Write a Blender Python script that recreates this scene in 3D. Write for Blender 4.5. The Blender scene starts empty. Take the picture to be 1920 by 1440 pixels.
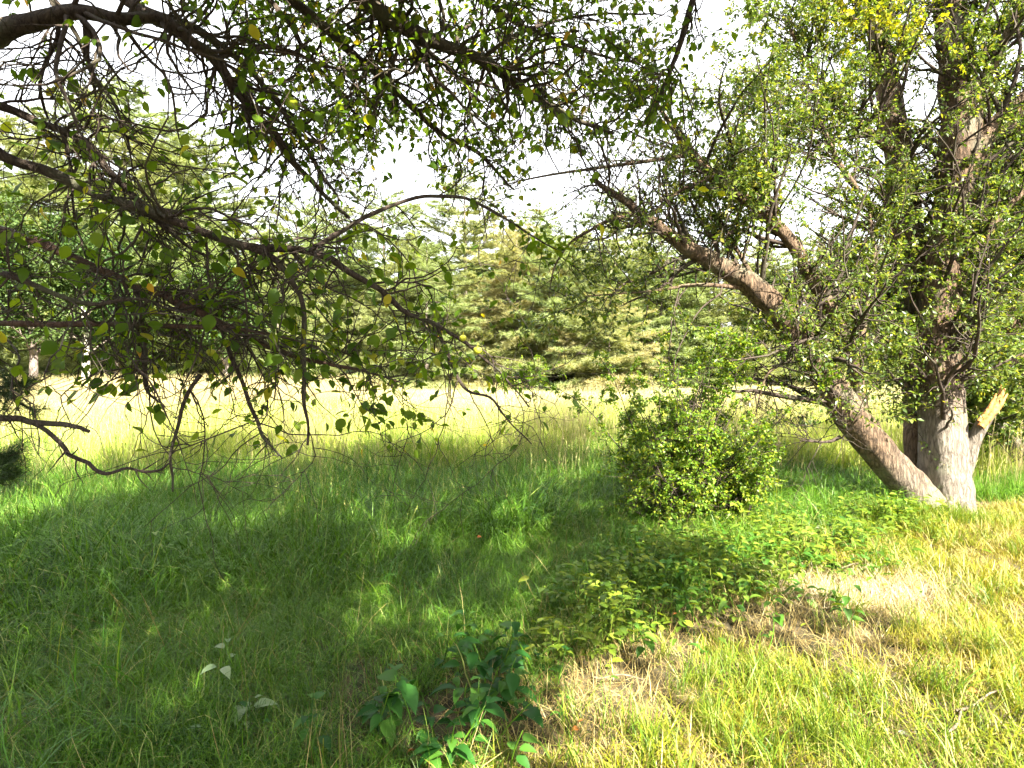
import bpy, math, random
import numpy as np
from mathutils import Vector

random.seed(7)
rng = np.random.default_rng(7)
SC = bpy.context.scene
COL = SC.collection

# ------------------------------------------------------------------ camera
FPX = 1144.0                      # focal length in pixels of a 1920 px wide frame
PITCH = math.atan((720 - 690) / FPX)
EYE = np.array([0.0, 0.0, 1.6])
cd = bpy.data.cameras.new('camera')
cam = bpy.data.objects.new('camera', cd)
COL.objects.link(cam)
cam.location = EYE
cam.rotation_euler = (math.pi / 2 - PITCH, 0, 0)
cd.sensor_width = 36.0
cd.lens = 36.0 * FPX / 1920.0
cd.clip_start = 0.05
cd.clip_end = 2000
SC.camera = cam

# ------------------------------------------------------------------ light
TO_SUN = np.array([0.40, -0.60, 0.69]); TO_SUN /= np.linalg.norm(TO_SUN)
sd = bpy.data.lights.new('sun', 'SUN')
sun = bpy.data.objects.new('sun', sd)
COL.objects.link(sun)
sun.rotation_euler = Vector(TO_SUN).to_track_quat('Z', 'Y').to_euler()
sd.energy = 5.0
sd.angle = math.radians(0.6)
sd.color = (1.0, 0.93, 0.78)
W = bpy.data.worlds.new('World')
SC.world = W
W.use_nodes = True
nt = W.node_tree
nt.nodes.clear()
wo = nt.nodes.new('ShaderNodeOutputWorld')
bg = nt.nodes.new('ShaderNodeBackground')
sky = nt.nodes.new('ShaderNodeTexSky')
sky.sky_type = 'NISHITA'
sky.sun_disc = False
sky.sun_elevation = math.asin(TO_SUN[2])
sky.sun_rotation = math.atan2(TO_SUN[0], TO_SUN[1])
sky.air_density = 1.0
sky.dust_density = 4.0
sky.ozone_density = 1.0
# thin bright high cloud over the whole sky
tc = nt.nodes.new('ShaderNodeTexCoord')
cn = nt.nodes.new('ShaderNodeTexNoise'); cn.inputs['Scale'].default_value = 1.6; cn.inputs['Detail'].default_value = 5
cr = nt.nodes.new('ShaderNodeMapRange')
cr.inputs['From Min'].default_value = 0.3; cr.inputs['From Max'].default_value = 0.7
cr.inputs['To Min'].default_value = 0.75; cr.inputs['To Max'].default_value = 1.0
mx = nt.nodes.new('ShaderNodeMix'); mx.data_type = 'RGBA'
nt.links.new(tc.outputs['Generated'], cn.inputs['Vector'])
nt.links.new(cn.outputs['Fac'], cr.inputs['Value'])
nt.links.new(cr.outputs['Result'], mx.inputs['Factor'])
nt.links.new(sky.outputs['Color'], mx.inputs['A'])
mx.inputs['B'].default_value = (7.0, 7.1, 7.3, 1)
nt.links.new(mx.outputs['Result'], bg.inputs['Color'])
bg.inputs['Strength'].default_value = 0.05
nt.links.new(bg.outputs['Background'], wo.inputs['Surface'])
SC.view_settings.view_transform = 'Standard'
SC.view_settings.look = 'None'
SC.view_settings.gamma = 1.0
SC.view_settings.use_curve_mapping = False
SC.view_settings.exposure = 3.05
SC.render.engine = 'CYCLES'
cy = SC.cycles
cy.max_bounces = 5; cy.diffuse_bounces = 3; cy.glossy_bounces = 2
cy.transmission_bounces = 4; cy.transparent_max_bounces = 4
cy.sample_clamp_indirect = 6.0
cy.use_denoising = True
cy.use_adaptive_sampling = True
cy.adaptive_threshold = 0.03

# ------------------------------------------------------------------ small maths
def norm(a):
    return a / (np.linalg.norm(a, axis=-1, keepdims=True) + 1e-12)

def P(px, py, d):
    """a point of the place, measured in the photograph: pixel and depth in metres"""
    fw = np.array([0, math.cos(PITCH), -math.sin(PITCH)])
    up = np.array([0, math.sin(PITCH), math.cos(PITCH)])
    return EYE + d * (fw + (px - 960) / FPX * np.array([1.0, 0, 0]) + (720 - py) / FPX * up)

def pix(p):
    q = np.asarray(p) - EYE
    fw = np.array([0, math.cos(PITCH), -math.sin(PITCH)])
    up = np.array([0, math.sin(PITCH), math.cos(PITCH)])
    d = np.maximum(q @ fw, 0.01)
    return 960 + FPX * q[..., 0] / d, 720 - FPX * (q @ up) / d, q @ fw

def gz(x, y):
    x = np.asarray(x, float); y = np.asarray(y, float)
    return (0.035 * np.sin(x * 1.3 + 0.7) * np.cos(y * 1.1 + 0.4) + 0.02 * np.sin(x * 3.1 + y * 2.3)
            + 0.05 * np.sin(x * .21 + 1) * np.sin(y * .17)) * np.clip(1.6 - y / 60, 0.2, 1)

def G(px, py):
    d = EYE[2] * FPX / (py - 690.0)
    p = P(px, py, d)
    p[2] = gz(p[0], p[1])
    return p

def vnoise(p, seed=0):
    """cheap smooth value noise for arrays of 2-D/3-D points, 0..1"""
    p = np.asarray(p, float)
    i = np.floor(p).astype(np.int64); f = p - i
    f = f * f * (3 - 2 * f)
    k = p.shape[-1]
    out = 0
    pr = np.array([73856093, 19349663, 83492791], np.int64)[:k]
    for c in range(2 ** k):
        o = np.array([(c >> b) & 1 for b in range(k)])
        h = ((i + o) * pr).sum(-1) + seed * 977
        h = (h ^ (h >> 13)) * 1274126177
        v = ((h ^ (h >> 16)) & 0xffff) / 65535.0
        w = np.prod(np.where(o == 1, f, 1 - f), axis=-1)
        out = out + v * w
    return out

# ------------------------------------------------------------------ mesh building
class MB:
    """collects vertices, faces and a per-vertex 'var' value"""
    def __init__(s):
        s.V = []; s.F = []; s.A = []; s.n = 0
    def add(s, V, F, var=0.5):
        V = np.asarray(V, float).reshape(-1, 3)
        a = np.broadcast_to(np.asarray(var, float), (len(V),)) if np.ndim(var) == 0 else np.asarray(var, float)
        s.V.append(V); s.A.append(a)
        for f in (F if isinstance(F, list) else [F]):
            if len(f): s.F.append(np.asarray(f, np.int64) + s.n)
        s.n += len(V)
    def mesh(s, name, mat, smooth=True):
        m = bpy.data.meshes.new(name)
        V = np.concatenate(s.V)
        loops = np.concatenate([f.ravel() for f in s.F])
        tot = np.concatenate([np.full(len(f), f.shape[1], np.int32) for f in s.F])
        start = np.concatenate([[0], np.cumsum(tot)[:-1]]).astype(np.int32)
        m.vertices.add(len(V)); m.vertices.foreach_set('co', V.astype(np.float32).ravel())
        m.loops.add(len(loops)); m.loops.foreach_set('vertex_index', loops.astype(np.int32))
        m.polygons.add(len(tot)); m.polygons.foreach_set('loop_start', start)
        m.polygons.foreach_set('loop_total', tot)
        if smooth: m.polygons.foreach_set('use_smooth', np.ones(len(tot), bool))
        at = m.attributes.new('var', 'FLOAT', 'POINT')
        at.data.foreach_set('value', np.concatenate(s.A).astype(np.float32))
        m.update(calc_edges=True)
        if mat: m.materials.append(mat)
        return m
    def build(s, name, mat, parent=None, smooth=True, **tags):
        return link(name, s.mesh(name, mat, smooth), parent, **tags)

def link(name, data, parent=None, loc=None, **tags):
    o = bpy.data.objects.new(name, data)
    COL.objects.link(o)
    if parent is not None:
        o.parent = parent
    if loc is not None: o.location = loc
    for k, v in tags.items(): o[k] = v
    return o

def empty(name, loc, label, cat, group=None):
    o = bpy.data.objects.new(name, None)
    COL.objects.link(o)
    o.location = loc; o.empty_display_size = 0.2
    o['label'] = label; o['category'] = cat
    if group: o['group'] = group
    return o

def tubes(mb, Pt, R, sides=5, var=None, bump=0.0):
    """Pt (m,n,3) centre lines, R (m,n) radii -> m closed tubes"""
    Pt = np.asarray(Pt, float); R = np.asarray(R, float)
    if Pt.ndim == 2: Pt = Pt[None]; R = R[None]
    m, n, _ = Pt.shape
    T = np.empty_like(Pt)
    T[:, 1:-1] = Pt[:, 2:] - Pt[:, :-2]; T[:, 0] = Pt[:, 1] - Pt[:, 0]; T[:, -1] = Pt[:, -1] - Pt[:, -2]
    T = norm(T)
    mean = norm(Pt[:, -1] - Pt[:, 0])
    ref = np.zeros((m, 3)); k = np.argmin(np.abs(mean), axis=1); ref[np.arange(m), k] = 1
    A = norm(np.cross(T, ref[:, None, :])); B = np.cross(T, A)
    th = np.arange(sides) * 2 * math.pi / sides
    ring = A[:, :, None, :] * np.cos(th)[None, None, :, None] + B[:, :, None, :] * np.sin(th)[None, None, :, None]
    rr = R[:, :, None, None] * np.ones((1, 1, sides, 1))
    if bump:
        base = Pt[:, :, None, :] + ring * R[:, :, None, None]
        nz = vnoise(base * np.array([9., 9., 4.]) + 31) + 0.6 * vnoise(base * np.array([24., 24., 9.]) + 7)
        fl = np.sin(th * 5 + 1.3)[None, None, :] * 0.25 + np.sin(th * 3)[None, None, :] * 0.3
        rr = rr * (1 + bump * (nz[..., None] - 0.8 + fl[..., None] * 0.7))
    V = (Pt[:, :, None, :] + ring * rr).reshape(m, n * sides, 3)
    j = np.arange(n - 1)[:, None] * sides; s = np.arange(sides)[None]; s2 = (s + 1) % sides
    q = np.stack([j + s, j + s2, j + sides + s2, j + sides + s], -1).reshape(-1, 4)
    Q = (q[None] + (np.arange(m) * n * sides)[:, None, None]).reshape(-1, 4)
    if var is None: va = np.repeat(rng.random(m), n * sides)
    else: va = np.repeat(np.broadcast_to(var, (m,)), n * sides)
    F = [Q]
    if sides > 3:
        cap = (n - 1) * sides + np.arange(sides)
        F.append((cap[None] + (np.arange(m) * n * sides)[:, None]))
    else:
        cap = (n - 1) * sides + np.arange(3)
        F.append((cap[None] + (np.arange(m) * n * sides)[:, None]))
    mb.add(V.reshape(-1, 3), F, va)

def smooth_path(pts, n):
    """Catmull-Rom through the rows of pts (any number of columns)"""
    pts = np.asarray(pts, float)
    k = len(pts)
    if k == 2:
        t = np.linspace(0, 1, n)[:, None]
        return pts[0] * (1 - t) + pts[1] * t
    ex = np.vstack([2 * pts[0] - pts[1], pts, 2 * pts[-1] - pts[-2]])
    u = np.linspace(0, k - 1 - 1e-9, n); i = u.astype(int); t = (u - i)[:, None]
    a, b, c, d = ex[i], ex[i + 1], ex[i + 2], ex[i + 3]
    return 0.5 * (2 * b + (c - a) * t + (2 * a - 5 * b + 4 * c - d) * t ** 2 + (3 * b - a - 3 * c + d) * t ** 3)

def wander(P0, D, L, n, wob, grav, curl=None):
    """m branches of n points; grav > 0 droops"""
    m = len(P0); out = np.empty((m, n, 3)); out[:, 0] = P0
    d = norm(D); st = (L / (n - 1))[:, None]
    for i in range(1, n):
        d = d + rng.normal(0, wob, (m, 3)); d[:, 2] -= grav
        d = norm(d)
        out[:, i] = out[:, i - 1] + d * st
    return out

def sample_on(Pt, R, count, t0=0.15, t1=1.0, weights=None):
    """positions, tangents, radii at random places on the branches"""
    m, n, _ = Pt.shape
    w = None if weights is None else weights / weights.sum()
    i = rng.choice(m, count, p=w)
    t = rng.uniform(t0, t1, count) * (n - 1) * 0.9999
    k = t.astype(int); f = (t - k)[:, None]
    p = Pt[i, k] * (1 - f) + Pt[i, k + 1] * f
    tg = norm(Pt[i, k + 1] - Pt[i, k])
    r = R[i, k] * (1 - f[:, 0]) + R[i, k + 1] * f[:, 0]
    return p, tg, r, t / (n - 1)

def randdir(n):
    return norm(rng.normal(0, 1, (n, 3)))

def frames(ydir, updir):
    """rotation matrices whose y column is ydir and z close to updir"""
    y = norm(ydir); x = norm(np.cross(y, updir)); z = np.cross(x, y)
    return np.stack([x, y, z], -1)

def scatter(mb, T, F, pos, rot, scale, var):
    k = len(T); n = len(pos)
    V = np.einsum('nij,kj->nki', rot, T) * np.asarray(scale).reshape(n, 1, -1) + pos[:, None, :]
    Fs = [(f[None] + (np.arange(n) * k)[:, None, None]).reshape(-1, f.shape[1]) for f in F]
    mb.add(V.reshape(-1, 3), Fs, np.repeat(var, k))

# leaf shapes, length 1 along +y
LEAF_T = np.array([[0, 0, 0], [-.27, .3, .07], [0, .3, 0], [.27, .3, .07], [-.26, .62, .05], [0, .62, -.04], [.26, .62, .05], [0, 1, -.14],
                   [-.018, -.28, .05], [.018, -.28, .05]])
LEAF_F = [np.array([[0, 2, 1], [0, 3, 2], [4, 5, 7], [5, 6, 7], [8, 9, 0]]), np.array([[1, 2, 5, 4], [2, 3, 6, 5]])]
LEAFB_T = np.array([[0, 0, 0], [-.17, .1, .03], [-.31, .32, .07], [-.3, .55, .06], [-.18, .78, .01], [0, 1, -.12], [.18, .78, .01], [.3, .55, .06], [.31, .32, .07], [.17, .1, .03],
                    [0, .12, -.005], [0, .34, 0], [0, .56, -.02], [0, .8, -.07], [-.015, -.35, .08], [.015, -.35, .08]])
LEAFB_F = [np.array([[0, 10, 1], [0, 9, 10], [4, 13, 5], [13, 6, 5], [14, 15, 0]]),
           np.array([[1, 10, 11, 2], [2, 11, 12, 3], [3, 12, 13, 4], [10, 9, 8, 11], [11, 8, 7, 12], [12, 7, 6, 13]])]
SMALL_T = np.array([[0, 0, 0], [-.26, .45, .05], [0, 1, -.08], [.26, .45, .05]])
SMALL_F = [np.array([[0, 2, 1], [0, 3, 2]])]

# ------------------------------------------------------------------ materials
def newmat(name):
    m = bpy.data.materials.new(name); m.use_nodes = True
    nt = m.node_tree; nt.nodes.clear()
    return m, nt, nt.nodes.new('ShaderNodeOutputMaterial')

def ramp(nt, stops):
    r = nt.nodes.new('ShaderNodeValToRGB'); e = r.color_ramp.elements
    while len(e) > 1: e.remove(e[-1])
    e[0].position = stops[0][0]; e[0].color = (*stops[0][1], 1)
    for p, c in stops[1:]:
        q = e.new(p); q.color = (*c, 1)
    return r

def leafmat(name, stops, transl=0.4, rough=0.5, spec=0.35, patch=None, pscale=0.4, tint=(1.3, 1.25, 0.5), source='var'):
    """leaf or blade: colour by its own random value and by broad patches, light shows through"""
    m, nt, out = newmat(name)
    N = nt.nodes.new; Lk = nt.links.new
    if source == 'var':
        a = N('ShaderNodeAttribute'); a.attribute_name = 'var'; v = a.outputs['Fac']
    else:
        a = N('ShaderNodeObjectInfo'); v = a.outputs['Random']
    rp = ramp(nt, stops); Lk(v, rp.inputs['Fac'])
    col = rp.outputs['Color']
    geo = N('ShaderNodeNewGeometry')
    if patch:
        nz = N('ShaderNodeTexNoise'); nz.inputs['Scale'].default_value = pscale; nz.inputs['Detail'].default_value = 3
        Lk(geo.outputs['Position'], nz.inputs['Vector'])
        mr = N('ShaderNodeMapRange'); mr.inputs['From Min'].default_value = 0.42; mr.inputs['From Max'].default_value = 0.62
        Lk(nz.outputs['Fac'], mr.inputs['Value'])
        mul = N('ShaderNodeMath'); mul.operation = 'MULTIPLY'; mul.inputs[1].default_value = patch[1]
        Lk(mr.outputs['Result'], mul.inputs[0])
        mx = N('ShaderNodeMix'); mx.data_type = 'RGBA'
        Lk(mul.outputs[0], mx.inputs['Factor']); Lk(col, mx.inputs['A']); mx.inputs['B'].default_value = (*patch[0], 1)
        col = mx.outputs['Result']
    pb = N('ShaderNodeBsdfPrincipled'); Lk(col, pb.inputs['Base Color'])
    pb.inputs['Roughness'].default_value = rough; pb.inputs['Specular IOR Level'].default_value = spec
    tr = N('ShaderNodeBsdfTranslucent')
    tm = N('ShaderNodeMix'); tm.data_type = 'RGBA'; tm.blend_type = 'MULTIPLY'; tm.inputs['Factor'].default_value = 1
    Lk(col, tm.inputs['A']); tm.inputs['B'].default_value = (*[t for t in tint], 1)
    Lk(tm.outputs['Result'], tr.inputs['Color'])
    ms = N('ShaderNodeMixShader'); ms.inputs['Fac'].default_value = transl
    Lk(pb.outputs[0], ms.inputs[1]); Lk(tr.outputs[0], ms.inputs[2]); Lk(ms.outputs[0], out.inputs['Surface'])
    return m

def barkmat(name, dark, light, lichen, lich=0.5, scale=14.0, bump=0.6, upper=None, zc=1.3):
    m, nt, out = newmat(name)
    N = nt.nodes.new; Lk = nt.links.new
    tc = N('ShaderNodeNewGeometry'); mp = N('ShaderNodeMapping')
    mp.inputs['Scale'].default_value = (1, 1, 0.28)
    Lk(tc.outputs['Position'], mp.inputs['Vector'])
    n1 = N('ShaderNodeTexNoise'); n1.inputs['Scale'].default_value = scale * 3; n1.inputs['Detail'].default_value = 8; n1.inputs['Roughness'].default_value = .65
    n2 = N('ShaderNodeTexVoronoi'); n2.inputs['Scale'].default_value = scale * 2.2; n2.feature = 'DISTANCE_TO_EDGE'
    n3 = N('ShaderNodeTexNoise'); n3.inputs['Scale'].default_value = 3.2; n3.inputs['Detail'].default_value = 6
    wv = N('ShaderNodeMix'); wv.data_type = 'RGBA'; wv.inputs['Factor'].default_value = 0.06
    Lk(mp.outputs[0], n1.inputs['Vector'])
    Lk(mp.outputs[0], wv.inputs['A']); Lk(n1.outputs['Color'], wv.inputs['B']); Lk(wv.outputs['Result'], n2.inputs['Vector'])
    Lk(tc.outputs['Position'], n3.inputs['Vector'])
    add = N('ShaderNodeMath'); add.operation = 'MULTIPLY_ADD'; add.inputs[1].default_value = 1.3
    Lk(n2.outputs['Distance'], add.inputs[0]); Lk(n1.outputs['Fac'], add.inputs[2])
    r = ramp(nt, [(0.35, dark), (0.75, light), (1.0, tuple(min(1, c * 1.15) for c in light))])
    Lk(add.outputs[0], r.inputs['Fac'])
    if upper:      # older furrowed brown bark higher up the stem
        r2 = ramp(nt, [(0.4, upper[0]), (0.85, upper[1])]); Lk(add.outputs[0], r2.inputs['Fac'])
        sx = N('ShaderNodeSeparateXYZ'); Lk(tc.outputs['Position'], sx.inputs[0])
        zz = N('ShaderNodeMath'); zz.operation = 'MULTIPLY_ADD'; zz.inputs[1].default_value = 1.2; Lk(n3.outputs['Fac'], zz.inputs[0]); Lk(sx.outputs['Z'], zz.inputs[2])
        mz = N('ShaderNodeMapRange'); mz.inputs['From Min'].default_value = zc + .35; mz.inputs['From Max'].default_value = zc + .95; Lk(zz.outputs[0], mz.inputs['Value'])
        m2 = N('ShaderNodeMix'); m2.data_type = 'RGBA'; Lk(mz.outputs['Result'], m2.inputs['Factor']); Lk(r.outputs['Color'], m2.inputs['A']); Lk(r2.outputs['Color'], m2.inputs['B'])
        class _o: outputs = {'Color': m2.outputs['Result']}
        r = _o
    mr = N('ShaderNodeMapRange'); mr.inputs['From Min'].default_value = .5; mr.inputs['From Max'].default_value = .62; mr.inputs['To Max'].default_value = lich
    Lk(n3.outputs['Fac'], mr.inputs['Value'])
    mx = N('ShaderNodeMix'); mx.data_type = 'RGBA'
    Lk(mr.outputs['Result'], mx.inputs['Factor']); Lk(r.outputs['Color'], mx.inputs['A']); mx.inputs['B'].default_value = (*lichen, 1)
    pb = N('ShaderNodeBsdfPrincipled'); pb.inputs['Roughness'].default_value = .85; pb.inputs['Specular IOR Level'].default_value = .2
    Lk(mx.outputs['Result'], pb.inputs['Base Color'])
    bp = N('ShaderNodeBump'); bp.inputs['Strength'].default_value = bump; bp.inputs['Distance'].default_value = 0.02
    Lk(add.outputs[0], bp.inputs['Height']); Lk(bp.outputs[0], pb.inputs['Normal'])
    Lk(pb.outputs[0], out.inputs['Surface'])
    return m

M = {}
M['apple_bark'] = barkmat('apple_bark', (.012, .009, .008), (.058, .043, .034), (.09, .10, .06), .5, 16)
M['twig'] = barkmat('twig_bark', (.016, .012, .010), (.06, .045, .036), (.08, .08, .05), .4, 30, .3)
M['red_bark'] = barkmat('reddish_bark', (.03, .016, .012), (.095, .058, .042), (.07, .08, .045), .5, 16)
M['grey_bark'] = barkmat('grey_bark', (.06, .048, .038), (.18, .155, .13), (.2, .2, .145), .4, 11, 1.0, upper=((.025, .017, .011), (.13, .085, .055)), zc=1.15)
M['lean_bark'] = barkmat('leaning_stem_bark', (.05, .038, .03), (.17, .14, .11), (.2, .2, .14), .4, 11, 1.0, upper=((.022, .015, .010), (.14, .095, .062)), zc=.35)
M['brown_bark'] = barkmat('brown_bark', (.03, .02, .014), (.14, .095, .062), (.12, .13, .08), .4, 11, 1.0)
M['pine_bark'] = barkmat('pine_bark', (.05, .04, .035), (.2, .16, .14), (.2, .2, .15), .2, 6, .5)
M['birch_bark'] = barkmat('pale_bark', (.3, .27, .22), (.6, .56, .5), (.4, .4, .3), .2, 3, .3)
M['apple_leaf'] = leafmat('apple_leaf', [(0, (.045, .095, .008)), (.5, (.10, .175, .012)), (.88, (.17, .24, .018)), (.97, (.3, .3, .02)), (1, (.4, .24, .03))], .6, .45, .3)
M['apple_leaf_part'] = leafmat('apple_leaf_part', [(0, (.045, .095, .008)), (.5, (.10, .175, .012)), (.9, (.17, .24, .018)), (.97, (.38, .33, .03))], .6, .45, .3, source='obj')
M['elm_leaf'] = leafmat('small_leaf', [(0, (.03, .06, .010)), (.5, (.09, .145, .022)), (.9, (.19, .23, .04)), (1, (.28, .26, .04))], .45, .4, .5)
M['yellow_leaf'] = leafmat('yellow_leaf', [(0, (.12, .18, .01)), (.6, (.26, .28, .012)), (1, (.42, .36, .02))], .5, .45, .3)
M['bush_leaf'] = leafmat('bush_leaf', [(0, (.05, .12, .008)), (.6, (.13, .225, .016)), (1, (.3, .33, .03))], .4, .45, .4)
M['weed_leaf'] = leafmat('weed_leaf', [(0, (.012, .06, .008)), (.6, (.026, .10, .012)), (1, (.07, .17, .02))], .35, .55, .25, source='obj')
M['vine_leaf'] = leafmat('vine_leaf', [(0, (.04, .12, .014)), (.6, (.075, .17, .02)), (1, (.17, .25, .03))], .4, .45, .4, source='obj')
M['vine_leaf_mass'] = leafmat('vine_leaf_mass', [(0, (.035, .085, .008)), (.6, (.09, .165, .014)), (1, (.22, .27, .03))], .4, .5, .25, patch=((.16, .2, .02), .5), pscale=.9)
M['pale_leaf'] = leafmat('pale_leaf', [(0, (.12, .2, .09)), (1, (.26, .33, .18))], .3, .5, .4, source='obj')
M['needle'] = leafmat('pine_needle', [(0, (.13, .185, .07)), (.6, (.235, .295, .12)), (1, (.33, .37, .17))], .4, .55, .3, patch=((.26, .23, .10), .4), pscale=.16)  # needles lightened: the haze over the far pines is put into their colour
M['needle_brown'] = leafmat('pine_needle_brown', [(0, (.22, .2, .10)), (.6, (.36, .33, .17)), (1, (.46, .42, .23))], .4, .55, .3, patch=((.2, .25, .08), .6), pscale=.3)
M['needle_near'] = leafmat('needle_near', [(0, (.02, .045, .012)), (1, (.05, .09, .02))], .2, .45, .4)
M['far_leaf'] = leafmat('far_leaf', [(0, (.02, .05, .012)), (.6, (.045, .09, .022)), (1, (.09, .14, .035))], .35, .55, .2, patch=((.10, .13, .045), .5), pscale=.2)
M['lush_grass'] = leafmat('lush_grass', [(0, (.010, .045, .003)), (.45, (.048, .135, .007)), (.85, (.12, .235, .014)), (.95, (.13, .28, .035)), (1, (.34, .32, .12))], .25, .45, .25, patch=((.08, .17, .008), .5), pscale=.7)
M['fine_grass'] = leafmat('fine_grass', [(0, (.025, .075, .006)), (.5, (.075, .155, .014)), (.85, (.15, .23, .03)), (1, (.34, .3, .12))], .25, .45, .3)
M['clump_grass'] = leafmat('clump_grass', [(0, (.05, .11, .008)), (.6, (.12, .19, .012)), (1, (.26, .27, .03))], .3, .45, .3)
M['coarse_grass'] = leafmat('coarse_grass', [(0, (.035, .13, .010)), (.6, (.08, .21, .015)), (1, (.18, .28, .03))], .3, .42, .35)
M['lawn_grass'] = leafmat('lawn_grass', [(0, (.05, .085, .004)), (.5, (.15, .19, .005)), (.85, (.26, .26, .008)), (1, (.5, .42, .17))], .25, .5, .3, patch=((.24, .19, .02), .55), pscale=1.4)
M['straw'] = leafmat('straw', [(0, (.15, .10, .035)), (.5, (.33, .255, .095)), (1, (.54, .45, .2))], .25, .65, .2, tint=(1.1, 1, .75))
M['meadow_grass'] = leafmat('meadow_grass', [(0, (.09, .20, .015)), (.4, (.21, .35, .03)), (.75, (.42, .46, .07)), (1, (.66, .58, .3))], .4, .5, .3, patch=((.5, .5, .12), .45), pscale=.25, tint=(1.2, 1.2, .6))
M['far_meadow'] = leafmat('far_meadow', [(0, (.16, .24, .05)), (.4, (.4, .44, .14)), (1, (.75, .68, .42))], .4, .5, .4, patch=((.66, .62, .36), .6), pscale=.22, tint=(1.2, 1.2, .8))  # straw colour raised towards white, painting in the glare on the far field
M['hay'] = leafmat('pale_hay', [(0, (.30, .25, .15)), (1, (.55, .48, .33))], .2, .65, .2, tint=(1.1, 1, .8))
M['seed'] = leafmat('seed_head', [(0, (.26, .22, .10)), (1, (.46, .4, .2))], .3, .7, .1, tint=(1.1, 1, .8))

def simplemat(name, c1, c2, scale, rough=.8, bump=0):
    m, nt, out = newmat(name); N = nt.nodes.new; Lk = nt.links.new
    g = N('ShaderNodeNewGeometry'); nz = N('ShaderNodeTexNoise'); nz.inputs['Scale'].default_value = scale; nz.inputs['Detail'].default_value = 7
    Lk(g.outputs['Position'], nz.inputs['Vector']); r = ramp(nt, [(.35, c1), (.65, c2)]); Lk(nz.outputs['Fac'], r.inputs['Fac'])
    pb = N('ShaderNodeBsdfPrincipled'); pb.inputs['Roughness'].default_value = rough; pb.inputs['Specular IOR Level'].default_value = .2
    Lk(r.outputs['Color'], pb.inputs['Base Color'])
    if bump:
        b = N('ShaderNodeBump'); b.inputs['Strength'].default_value = bump; b.inputs['Distance'].default_value = .02
        Lk(nz.outputs['Fac'], b.inputs['Height']); Lk(b.outputs[0], pb.inputs['Normal'])
    Lk(pb.outputs[0], out.inputs['Surface']); return m

M['soil'] = simplemat('soil', (.025, .022, .012), (.10, .08, .045), 9, .95, .6)
M['splinter'] = simplemat('splintered_wood', (.20, .075, .02), (.46, .24, .08), 30, .7, .5)
M['dry_leaf'] = simplemat('dry_leaf', (.25, .07, .015), (.45, .17, .04), 30, .7)
M['pale_stone'] = simplemat('pale_stone', (.16, .15, .135), (.34, .32, .3), 40, .8, .3)
M['stick'] = simplemat('stick_wood', (.08, .06, .04), (.2, .16, .11), 40, .8, .3)
M['apple_fruit'] = simplemat('apple_skin', (.32, .36, .03), (.55, .5, .05), 12, .35)

# ------------------------------------------------------------------ ground
def make_ground():
    a = np.concatenate([-np.geomspace(300, 14, 16), np.linspace(-13, 13, 90), np.geomspace(14, 300, 16)])
    b = np.concatenate([[-300, -120, -50, -20], np.linspace(-8, 16, 90), np.geomspace(17, 420, 26)])
    X, Y = np.meshgrid(a, b); Z = gz(X, Y)
    V = np.stack([X, Y, Z], -1).reshape(-1, 3); nx = len(a); ny = len(b)
    i, j = np.meshgrid(np.arange(nx - 1), np.arange(ny - 1)); k = (j * nx + i).ravel()
    mb = MB(); mb.add(V, np.stack([k, k + 1, k + nx + 1, k + nx], -1))
    mb.build('ground', M['soil'], kind='structure')
make_ground()

# ------------------------------------------------------------------ grass
def tuft(nb, rad, h0, h1, wid, lean, curl, seg=4, flat=0.0):
    """one tuft of bent blades"""
    mb = MB()
    az = rng.uniform(0, 2 * math.pi, nb); r = rad * np.sqrt(rng.random(nb)); pa = rng.uniform(0, 2 * math.pi, nb)
    base = np.stack([r * np.cos(pa), r * np.sin(pa), np.zeros(nb) - .02], -1)
    L = rng.uniform(h0, h1, nb); d = np.stack([np.cos(az), np.sin(az), np.zeros(nb)], -1)
    ang = np.abs(rng.normal(lean, lean * .5, nb)) + flat
    cu = np.abs(rng.normal(curl, curl * .5, nb)) / seg
    Pts = [base]; p = base.copy()
    for s in range(seg):
        st = d * np.sin(ang)[:, None]; st[:, 2] = np.cos(ang)
        p = p + st * (L / seg)[:, None]; Pts.append(p.copy()); ang = np.minimum(ang + cu * (.6 + s * .5), 2.4)
    Pts = np.stack(Pts, 1)
    tw = rng.uniform(-.6, .6, nb) + az + math.pi / 2
    wv = np.stack([np.cos(tw), np.sin(tw), rng.uniform(-.3, .3, nb)], -1)
    w = wid * rng.uniform(.6, 1.3, nb)
    prof = np.array([.7, 1.0, .85, .6, .3, .2])[:seg]
    Lf = Pts[:, :seg] - wv[:, None] * (w[:, None] * prof)[..., None] / 2
    Rt = Pts[:, :seg] + wv[:, None] * (w[:, None] * prof)[..., None] / 2
    V = np.concatenate([np.stack([Lf, Rt], 2).reshape(nb, 2 * seg, 3), Pts[:, seg:seg + 1]], 1)
    k = 2 * seg + 1; off = (np.arange(nb) * k)[:, None, None]
    q = np.array([[2 * s, 2 * s + 1, 2 * s + 3, 2 * s + 2] for s in range(seg - 1)])
    t = np.array([[2 * seg - 2, 2 * seg - 1, 2 * seg]])
    mb.add(V.reshape(-1, 3), [(q[None] + off).reshape(-1, 4), (t[None] + off).reshape(-1, 3)], np.repeat(rng.random(nb), k))
    return mb

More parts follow.
